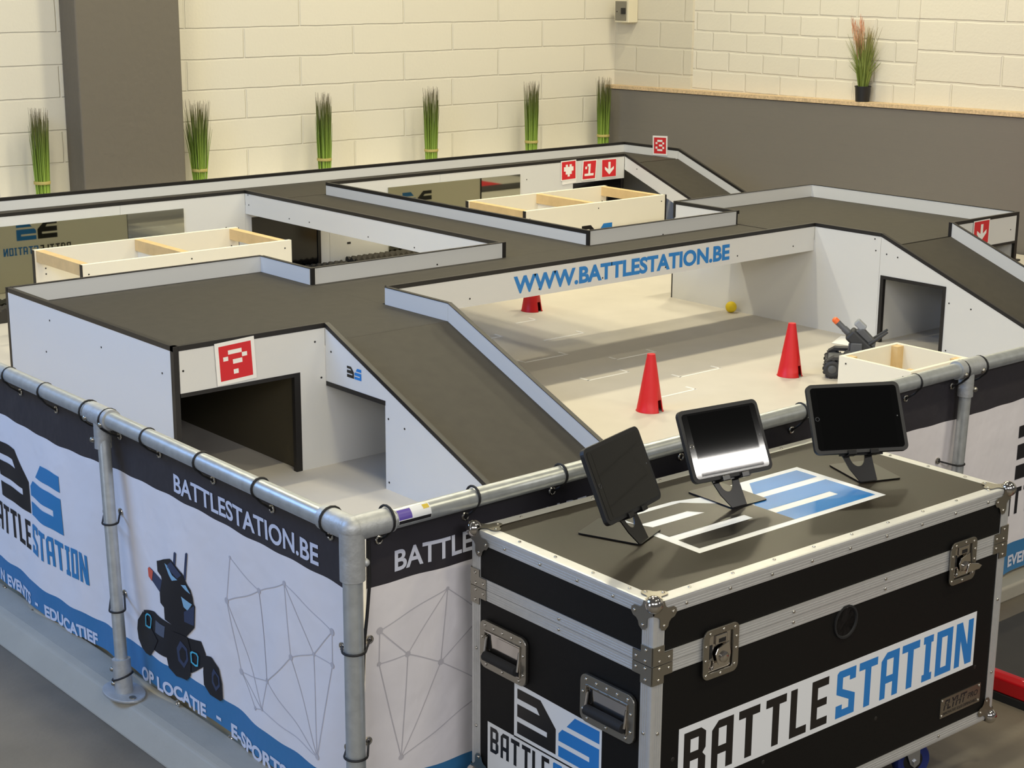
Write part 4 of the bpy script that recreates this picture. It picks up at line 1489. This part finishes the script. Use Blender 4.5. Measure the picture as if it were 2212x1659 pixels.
def angle_section(w=FW_, t=.0016, groove=.0009):
    """outer L profile with three grooves on each flange, in (a, b): a along one flange, b along the other, both >= 0; outside is negative"""
    pts = [(w, .0), (w, -t)]
    g = [.30, .40, .52, .62, .74, .84]
    for k in reversed(range(6)):
        pts.append((w * g[k], -t + (groove if k % 2 else 0)))
        pts.append((w * g[k], -t + (0 if k % 2 else groove)))
    # remove the groove steps that double back
    out = [(w, 0), (w, -t)]
    for lo, hi in ((.72, .82), (.52, .62), (.32, .42)):
        out += [(w * hi, -t), (w * hi, -t + groove), (w * lo, -t + groove), (w * lo, -t)]
    out += [(.004, -t), (-t * .4, -t * .4), (-t, .004)]
    for lo, hi in ((.32, .42), (.52, .62), (.72, .82)):
        out += [(-t, w * lo), (-t + groove, w * lo), (-t + groove, w * hi), (-t, w * hi)]
    out += [(-t, w), (0, w), (0, 0)]
    return out


SEC = angle_section()
FLAT = [(FW_, 0), (FW_, -.0016), (.004, -.0016), (-.0006, -.0006), (-.0016, .004)] + SEC[-15:]


def edge(name, p0, p1, a, b, sec=SEC):
    p0, p1, a, b = Vector(p0), Vector(p1), Vector(a), Vector(b)
    return cpart(name, MB().prism([p0 + a * q[0] + b * q[1] for q in sec], p1 - p0), ALU)


X, Y, Z = Vector((1, 0, 0)), Vector((0, 1, 0)), Vector((0, 0, 1))
# section (a, b): 'a' runs along the first flange, b < 0 is outside of that flange
q_ = .002
for y, sy in ((q_, 1), (CW - q_, -1)):
    edge('edge_profile', (.03, y, CH - q_), (CL - .03, y, CH - q_), Y * sy, -Z, FLAT)
    edge('edge_profile', (.03, y, q_), (CL - .03, y, q_), Y * sy, Z)
for x, sx in ((q_, 1), (CL - q_, -1)):
    edge('edge_profile', (x, .03, CH - q_), (x, CW - .03, CH - q_), X * sx, -Z, FLAT)
    edge('edge_profile', (x, .03, q_), (x, CW - .03, q_), X * sx, Z)
for x, sx in ((q_, 1), (CL - q_, -1)):
    for y, sy in ((q_, 1), (CW - q_, -1)):
        edge('edge_profile', (x, y, .03), (x, y, ZSM - .001), X * sx, Y * sy)
        edge('edge_profile', (x, y, ZSM + .001), (x, y, CH - .03), X * sx, Y * sy)
# closing extrusions round the middle


def mid_section(z0, z1):
    out = [(0, z0), (.0022, z0)]
    h = z1 - z0
    for lo, hi in ((.16, .26), (.40, .50), (.64, .74)):
        out += [(.0022, z0 + h * lo), (.0013, z0 + h * lo), (.0013, z0 + h * hi), (.0022, z0 + h * hi)]
    return out + [(.0022, z1), (0, z1)]


for z0, z1 in ((ZS0, ZSM - .0006), (ZSM + .0006, ZS1)):
    s = mid_section(z0, z1)
    e0 = FW_ + .001
    cpart('closing_profile', MB().prism([(e0, q_ - d, z) for d, z in s], (CL - 2 * e0, 0, 0)), ALU)
    cpart('closing_profile', MB().prism([(e0, CW - q_ + d, z) for d, z in s], (CL - 2 * e0, 0, 0)), ALU)
    cpart('closing_profile', MB().prism([(q_ - d, e0, z) for d, z in s], (0, CW - 2 * e0, 0)), ALU)
    cpart('closing_profile', MB().prism([(CL - q_ + d, e0, z) for d, z in s], (0, CW - 2 * e0, 0)), ALU)


RIV = MB().lathe([(.0042, 0), (.0040, .0012), (.0028, .0022), (.0008, .0026), (.0, .0026)], (0, 0, 0), 'z', 12)
_rivme = None


def rivet(p, n, parent=None):
    """small domed rivet head; every head shares one mesh"""
    global _rivme
    if _rivme is None:
        _rivme = bpy.data.meshes.new('rivet')
        _rivme.from_pydata([tuple(v) for v in RIV.v], [], RIV.f)
        _rivme.materials.append(EYE)
        _rivme.polygons.foreach_set('use_smooth', [True] * len(_rivme.polygons))
    o = bpy.data.objects.new('rivet', _rivme)
    COL.objects.link(o)
    o.parent = parent or fc
    o.location = p
    o.rotation_euler = Vector(n).to_track_quat('Z', 'Y').to_euler()
    return o


for i in range(9):
    x = .10 + i * 1.11 / 8
    rivet((x, -.0001, CH - .022), (0, -1, 0))
    rivet((x + .03, .022, CH + .0001), (0, 0, 1))
    if i % 3 == 1:
        rivet((x, -.0001, .018), (0, -1, 0))
for x in (.46, .80):
    rivet((x, -.0004, ZS0 + .014), (0, -1, 0))
    rivet((x, -.0004, ZS1 - .014), (0, -1, 0))
for y in (.13, .25, .38, .51):
    rivet((-.0001, y, CH - .022), (-1, 0, 0))
    rivet((.022, y - .03, CH + .0001), (0, 0, 1))
    rivet((CL - .022, y, CH + .0001), (0, 0, 1))
rivet((-.0004, .31, ZS0 + .014), (-1, 0, 0))
rivet((-.0004, .31, ZS1 - .014), (-1, 0, 0))
for x in (.14, .38, .62, .86, 1.10):
    rivet((x, CW - .022, CH + .0001), (0, 0, 1))
for z in (.14, .35):
    rivet((-.0001, .022, z), (-1, 0, 0))
    rivet((.022, -.0001, z), (0, -1, 0))
    rivet((CL - .020, -.0001, z), (0, -1, 0))
    rivet((-.0001, CW - .02, z), (-1, 0, 0))

# ball corners
LOBE = [(.0, .0), (.030, .0), (.034, .012), (.041, .018), (.058, .018), (.067, .024), (.069, .034), (.062, .043), (.052, .046), (.046, .052), (.043, .062),
        (.034, .069), (.024, .067), (.018, .058), (.018, .041), (.012, .034), (0, .030)]


def ball_corner(c, a, b, d):
    """a, b, d: unit vectors pointing into the case along the three edges"""
    c, a, b, d = Vector(c), Vector(a), Vector(b), Vector(d)
    sc = 1.0
    pl = MB()
    for u, v, n in ((a, b, d), (b, d, a), (d, a, b)):
        o = c - n * .0004
        tri = [(p[0] * sc, p[1] * sc) for p in LOBE]
        pl.holed(tri, [], lambda s, t: o + u * s + v * t - n * .0022 if False else o + u * s + v * t - n * .0018)
    r = cpart('ball_corner', pl, ZINC)
    cpart('ball', MB().sphere(c + (a + b + d) * .0045, .0205, 24, 14), CHROME, r, smooth=True)
    for u, v, n in ((a, b, d), (b, d, a), (d, a, b)):
        for s, t in ((.058, .031), (.031, .058)):
            rivet(c + u * s * sc + v * t * sc - n * .0022, -n, r)


ball_corner((0, 0, CH), X, Y, -Z)
ball_corner((CL, 0, CH), -X, Y, -Z)
ball_corner((0, CW, CH), X, -Y, -Z)
ball_corner((CL, 0, 0), -X, Y, Z)
ball_corner((0, CW, 0), X, -Y, Z)
ball_corner((0, 0, 0), X, Y, Z)
ball_corner((CL, CW, CH), -X, -Y, -Z)
ball_corner((CL, CW, 0), -X, -Y, Z)

# corner braces of the lid joint
for (cx, sx) in ((0, 1), (CL, -1)):
    for (cy, sy) in ((0, 1), (CW, -1)):
        if (cx, cy) == (CL, CW):
            continue
        for (za, zb, zc) in ((ZSM + .0008, ZS1, ZS1 + .018), (ZSM - .0008, ZS0, ZS0 - .018)):
            b = MB()
            for ax in (0, 1):
                lp = [(0, za), (.060, za), (.060, zb), (.034, zb), (.034, zc), (0, zc)]
                if ax == 0:
                    b.prism([(cx + sx * p[0], cy - sy * .0004, p[1]) for p in lp], (0, -sy * .0022, 0))
                else:
                    b.prism([(cx - sx * .0004, cy + sy * p[0], p[1]) for p in lp], (-sx * .0022, 0, 0))
            r = cpart('corner_brace', b, ZINC)
            s = 1 if zb > za else -1
            for t, z in ((.020, za + s * .008), (.049, za + s * .012), (.018, zc - s * .010)):
                rivet((cx + sx * t, cy - sy * .0025, z), (0, -sy, 0), r)
                rivet((cx - sx * .0025, cy + sy * t, z), (-sx, 0, 0), r)


def latch(x0, x1, z0, z1, handle_out):
    f = lambda u, v, d=0.0: Vector((u, -.002 - d, v))
    n = (0, -1, 0)
    pl = cpart('latch', MB().holed(rrect(x0, x1, z0, z1, .018), [rrect(x0 + .018, x1 - .018, z0 + .014, z1 - .016, .006)[::-1]], lambda u, v: f(u, v, .003), .004, n), ZINC, bevel=.001)
    cpart('dish', MB().holed(rrect(x0 + .017, x1 - .017, z0 + .013, z1 - .015, .006), [], lambda u, v: f(u, v, .0012)), CHROME, pl)
    xm, zm = (x0 + x1) / 2, (z0 + z1) / 2
    cpart('keeper', MB().box(xm - .018, xm + .020, -.008, -.003, zm + .018, zm + .042), CHROME, pl, bevel=.002)
    cpart('slot', MB().box(xm - .008, xm + .014, -.0086, -.008, zm + .022, zm + .032), BLK, pl)
    cpart('recess', MB().box(x0 + .020, x0 + .033, -.0040, -.0034, zm - .012, zm + .020), BLK, pl)
    cpart('turn_plate', MB().holed([(xm - .020, zm - .004), (xm - .012, zm + .010), (xm + .024, zm + .020), (xm + .030, zm - .012), (xm + .022, zm - .034), (xm - .010, zm - .030)][::-1], [], lambda u, v: f(u, v, .006), .003, n), CHROME, pl, bevel=.001)
    cpart('boss', MB().lathe([(.013, 0), (.013, .004), (.009, .006), (.004, .0065), (0, .0065)], (0, 0, 0), 'z', 20).xf(lambda p: Vector((xm + .006 + p.x, -.011 - p.z, zm - .014 + p.y))), CHROME, pl, smooth=True)
    cpart('ring', MB().tube([Vector((x0 + .027 + .009 * math.cos(a), -.006, z0 + .034 + .013 * math.sin(a))) for a in [2 * PI * k / 16 for k in range(16)]], .0022, 8, closed=True), CHROME, pl, smooth=True)
    if handle_out:
        cpart('wing', MB().holed([(xm, zm - .030), (xm + .055, zm - .030), (xm + .066, zm - .022), (xm + .052, zm - .014), (xm + .01, zm - .004)], [], lambda u, v: f(u, v, .016), .003, n), CHROME, pl, bevel=.001)
    for u, v in ((x0 + .010, z0 + .012), (xm, z0 + .007), (x1 - .012, z0 + .018), (x0 + .008, zm - .012), (x0 + .008, zm + .022), (x0 + .020, z1 - .010), (xm + .006, z1 - .008), (x1 - .014, z1 - .012), (x1 - .008, zm + .024), (x1 - .008, zm - .004)):
        rivet((u, -.0088, v), (0, -1, 0), pl)


latch(.151, .265, .439, .559, False)
latch(1.054, 1.164, .445, .562, True)


def case_handle(y0, y1, z0, z1, tint):
    f = lambda u, v, d=0.0: Vector((-.002 - d, u, v))
    n = (-1, 0, 0)
    r = cpart('case_handle', MB().holed([(-p[0], p[1]) for p in rrect(-y1, -y0, z0, z1, .020)], [], lambda u, v: f(u, v, .0), .001, n), ZINC)
    cpart('frame', MB().holed([(-p[0], p[1]) for p in rrect(-y1, -y0, z0, z1, .020)], [[(-p[0], p[1]) for p in rrect(-y1 + .022, -y0 - .020, z0 + .022, z1 - .026, .004)]], lambda u, v: f(u, v, .003), .005, n), ZINC, r, bevel=.001)
    cpart('dish', MB().box(-.0045, -.0034, y0 + .021, y1 - .023, z0 + .023, z1 - .027), CHROME, r)
    cpart('dish_lip', MB().tube([Vector((-.011, u, v)) for u, v in ((y0 + .020, z0 + .022), (y1 - .022, z0 + .022), (y1 - .022, z1 - .026), (y0 + .020, z1 - .026))], .0032, 8, closed=True), CHROME, r)
    ym = (y0 + y1) / 2
    cpart('shadow_gap', MB().box(-.0052, -.0046, y1 - .036, y1 - .026, z0 + .05, z1 - .030), BLK, r)
    cpart('grip', MB().tube([(-.016, y0 + .026, z0 + .036), (-.016, y1 - .028, z0 + .036)], .0125, 16), RUBBER, r, smooth=True)
    for yy in (y0 + .024, y1 - .026):
        cpart('bail', MB().tube([(-.009, yy, z1 - .04), (-.016, yy, z0 + .036)], .0035, 8), CHROME, r, smooth=True)
    for k in range(5):
        rivet((-.0102, y0 + .020 + (y1 - y0 - .04) * k / 4, z1 - .012), (-1, 0, 0), r)
    for k in range(3):
        rivet((-.0102, y0 + .025 + (y1 - y0 - .05) * k / 2, z0 + .011), (-1, 0, 0), r)
    for yy in (y0 + .010, y1 - .010):
        for zz in (z0 + .03, z1 - .045):
            rivet((-.0102, yy, zz), (-1, 0, 0), r)


case_handle(.416, .592, .316, .440, 0)
case_handle(.043, .221, .312, .430, 1)

# stickers and lettering
fFr = lambda u, v: (u, .0012, v)
fS = lambda u, v: (.0012, .459 - u, v)
fTp = lambda u, v: (u, v, CH - .0002)
st_ = cpart('front_sticker', MB().box(.092, 1.203, .0014, .0021, .184, .338), WHITEV)
cpart('lettering', word_mesh(0, 6, .109, .197, .125, 1.085, fFr), BLACKV, st_)
cpart('lettering', word_mesh(6, 13, .109, .197, .125, 1.085, fFr), BLUE, st_)
b = MB().holed([(-.115, .02), (.40, .02), (.40, .168), (.302, .168), (.302, .305), (-.012, .3115), (-.012, .168), (-.115, .168)], [], lambda u, v: (.0016, .459 - u, v))
st_ = cpart('side_sticker', b, WHITEV)
cpart('logo', logo_mesh('B', 0, .180, .118, fS), BLACKV, st_)
cpart('logo', logo_mesh('S', 0, .180, .118, fS), BLUE, st_)
cpart('lettering', word_mesh(0, 6, -.104, .090, .068, .49, fS), BLACKV, st_)
cpart('lettering', word_mesh(6, 13, -.104, .090, .068, .49, fS), BLUE, st_)
cpart('black_gap', MB().box(.0012, .0014, .164, .471, .1665, .1705), HEX, st_)
st_ = cpart('top_sticker', MB().holed([(.303, .160), (.997, .165), (1.0, .471), (.69, .471), (.62, .445), (.52, .47), (.303, .47)], [], lambda u, v: (u, v, CH - .0003)), WHITEV)
cpart('logo', logo_mesh('B', .326, .183, .268, lambda u, v: (u, v, CH + .0001), 1.04), BLACKV, st_)
cpart('logo', logo_mesh('S', .326, .183, .268, lambda u, v: (u, v, CH + .0001), .972), BLUE, st_)
np_ = cpart('name_plate', MB().box(1.070, 1.245, -.0006, .002, .067, .122), ZINC)
cpart('lettering', text_mesh('FLYHT', 1.083, .087, .028, .095, lambda u, v: (u + .25 * (v - .087), -.0009, v), .02), BLKINK, np_)
cpart('lettering', text_mesh('PRO', 1.188, .091, .016, .042, lambda u, v: (u + .25 * (v - .087), -.0009, v), .01), BLKINK, np_)
cpart('lettering', text_mesh('INNOVATIVE SOLID DEPENDABLE', 1.082, .073, .0085, .148, lambda u, v: (u, -.0009, v), .01), BLKINK, np_)
cpart('lettering_gap', MB().box(1.082, 1.20, -.0012, -.0010, .1015, .1035), ZINC, np_)
for u in (1.077, 1.238):
    for v in (.073, .116):
        rivet((u, -.0008, v), (0, -1, 0), np_)
hl_ = cpart('grommet_hole', MB().lathe([(.036, 0), (.038, .004), (.043, .004), (.043, 0)], (0, 0, 0), 'z', 28).xf(lambda p: Vector((.655 + p.x, .0015 - p.z, .451 + p.y))), RUBBER, smooth=True)
cpart('hole_cover', MB().lathe([(.0, .0), (.036, .0)], (0, 0, 0), 'z', 24).xf(lambda p: Vector((.655 + p.x, .0008, .451 + p.y))), BLK, hl_)
for u, v in ((.075, .27), (.38, .165), (.80, .15), (1.215, .175)):
    cpart('panel_screw', MB().lathe([(.006, 0), (.004, .001)], (0, 0, 0), 'z', 10).xf(lambda p: Vector((u + p.x, .002 - p.z, v + p.y))), SCREW)
cpart('caster_board', MB().box(.075, CL - .078, .05, CW - .05, -.0145, .0), BLK)

ZF = ZG - CO.z    # floor height in the case frame
HW = ZF + .053


def caster(x, y, ang):
    r = cpart('caster', MB().box(x - .045, x + .045, y - .04, y + .04, -.0195, -.0148), FORK)
    tf = Matrix.Translation((x, y, 0)) @ Matrix.Rotation(ang, 4, 'Z')
    t = MB().lathe([(.037, -.013), (.049, -.017), (.053, -.011), (.053, .011), (.049, .017), (.037, .013)], (.018, 0, HW), 'y', 28)
    cpart('tyre', t.xf(lambda p: tf @ p), TYRE, r, smooth=True)
    t = MB().lathe([(.012, -.016), (.036, -.012), (.036, .012), (.012, .016)], (.018, 0, HW), 'y', 24)
    cpart('hub', t.xf(lambda p: tf @ p), BLK, r, smooth=True)
    for s in (-1, 1):
        f_ = MB().prism([(-.030, s * .021, -.022), (.030, s * .021, -.022), (.034, s * .021, HW - .004), (.018, s * .021, HW - .018), (.004, s * .021, HW - .006)], (0, s * .003, 0))
        cpart('fork', f_.xf(lambda p: tf @ p), FORK, r, bevel=.002)
        cpart('axle_nut', MB().lathe([(.009, -.003), (.009, .003)], (.018, s * .0265, HW), 'y', 6).xf(lambda p: tf @ p), FORK, r)


caster(1.09, .115, math.radians(-20))
caster(.19, .115, math.radians(35))
caster(1.10, .53, math.radians(15))
caster(.20, .53, math.radians(-30))

# ================================================================== tablets and stands
CM = Matrix.Translation(CO) @ Matrix.Rotation(CYAW, 4, 'Z')


def tablet(label, slabel, bot, azim, tilt, w, h, back=None, so=(.024, .068), srot=5):
    """bot: middle of the lower edge in the case frame; azim: bearing the screen faces (world degrees)"""
    yaw = math.radians(azim + 90)
    ti = math.radians(tilt)
    P = CM @ Vector(bot)
    root = thing('tablet', label, 'tablet', P, yaw)
    root.rotation_euler = (PI / 2 - ti, 0, yaw)     # local x right, y up the screen, z towards the viewer
    hw = w / 2
    cpart('protective_case', MB().holed(rrect(-hw, hw, 0, h, .016), [], lambda u, v: (u, v, -.010), .012, (0, 0, 1)), BLK, root, bevel=.0035, seg=3)
    cpart('glass_front', MB().holed(rrect(-hw + .010, hw - .010, .010, h - .010, .009), [], lambda u, v: (u, v, .0024), .0004, (0, 0, 1)), BEZEL, root)
    cpart('screen', MB().holed([(-hw + .028, .015), (hw - .028, .015), (hw - .028, h - .015), (-hw + .028, h - .015)], [], lambda u, v: (u, v, .0031)), SCREEN, root)
    cpart('home_button', MB().tube([Vector((-hw + .019 + .0052 * math.cos(a), h / 2 + .0052 * math.sin(a), .0030)) for a in [2 * PI * k / 20 for k in range(20)]], .0009, 6, closed=True), EYE if back else BOTD, root, smooth=True)
    cpart('front_camera', MB().lathe([(.0018, 0), (.0018, .0003)], (hw - .019, h / 2, .003), 'z', 10), BOTG, root)
    # stand: base plate, bent upright with a round cable hole, holder with two lips
    off = Matrix.Rotation(yaw, 4, 'Z') @ Vector((so[0], so[1], 0))
    Bp = Vector((P.x + off.x, P.y + off.y, CO.z + CH + .0006))
    sd = thing('tablet_stand', slabel, 'stand', Bp, yaw + math.radians(srot))
    cpart('base_plate', MB().holed(rrect(-.050, .075, -.085, .082, .008), [], lambda u, v: (u, v, .0), .003, (0, 0, 1)), STAND, sd)
    # upright: leans back from the front edge up to the hinge
    y0_, z0_ = -.080, .002
    y1_, z1_ = -.022, .110
    ln = math.hypot(y1_ - y0_, z1_ - z0_)
    dy, dz = (y1_ - y0_) / ln, (z1_ - z0_) / ln
    fu = lambda u, v: (u, y0_ + dy * v, z0_ + dz * v)
    nn = (0, -dz, dy)
    hole = [(-.044 + .0235 * math.cos(a), ln * .60 + .032 * math.sin(a)) for a in [2 * PI * k / 24 for k in range(24)]]
    cpart('upright', MB().holed([(-.050, 0), (.002, 0), (.000, ln * .5), (.004, ln), (-.088, ln), (-.088, ln * .6), (-.074, ln * .3)], [hole[::-1]], fu, .003, nn), STAND, sd)
    cpart('hinge', MB().tube([(-.070, y1_, z1_ + .004), (.004, y1_, z1_ + .004)], .006, 12), STAND, sd, smooth=True)
    # holder plate behind the tablet, in stand coordinates
    rot = Matrix.Rotation(PI / 2 - ti, 4, 'X')
    tfm = Matrix.Rotation(-math.radians(srot), 4, 'Z') @ Matrix.Translation((-so[0], -so[1], P.z - Bp.z)) @ rot
    g = lambda m_: m_.xf(lambda p: tfm @ p)
    cpart('holder', g(MB().box(-.062, .062, -.004, .11, -.0145, -.0112)), STAND, sd)
    for xx in (-.043, .020):
        lp = MB().box(xx, xx + .024, -.006, -.0025, -.0145, .0085)
        lp.box(xx, xx + .024, -.006, .008, .0050, .0085)
        cpart('lip', g(lp), STAND, sd, bevel=.0015)
    return root


tablet('black-cased tablet turned to the right, leftmost of the three on the case', 'black stand under the leftmost tablet', (.231, .303, .740), -73.8, 23.9, .258, .187, None, (.035, .070), 5)
tablet('black-cased tablet reflecting a bright lamp, middle of the three on the case', 'black stand under the middle tablet', (.618, .349, .740), -97.9, 25.9, .258, .187, True)
tablet('black-cased tablet with a dark screen, rightmost of the three on the case', 'black stand under the rightmost tablet', (1.041, .283, .740), -118.8, 30.5, .265, .192, None, (.027, .068), 8)

# hang screws, edge bands, prints and frames below the panel they sit on
PANELS = ('side_panel', 'front_panel', 'parapet', 'back_parapet', 'end_parapet', 'front_board', 'back_board', 'end_board')
for root in [o for o in list(COL.objects) if o.type == 'EMPTY' and o['category'] in ('platform', 'ramp', 'bridge', 'crate')]:
    boxes = []
    for c in root.children:
        if c.name.split('.')[0] in PANELS:
            co = [v.co for v in c.data.vertices]
            boxes.append((c, [min(v[k] for v in co) for k in range(3)], [max(v[k] for v in co) for k in range(3)]))
    for c in list(root.children):
        if c.name.split('.')[0] in ('screw', 'edge_band', 'lettering', 'logo', 'cable_hole', 'opening_band', 'tunnel_frame', 'mirror'):
            co = [v.co for v in c.data.vertices]
            m_ = [sum(v[k] for v in co) / len(co) for k in range(3)]
            best = None
            for p, lo, hi in boxes:
                d = sum(max(lo[k] - m_[k], 0, m_[k] - hi[k]) ** 2 for k in range(3)) ** .5
                if best is None or d < best[0]:
                    best = (d, p)
            if best and best[0] < .02:
                c.parent = best[1]
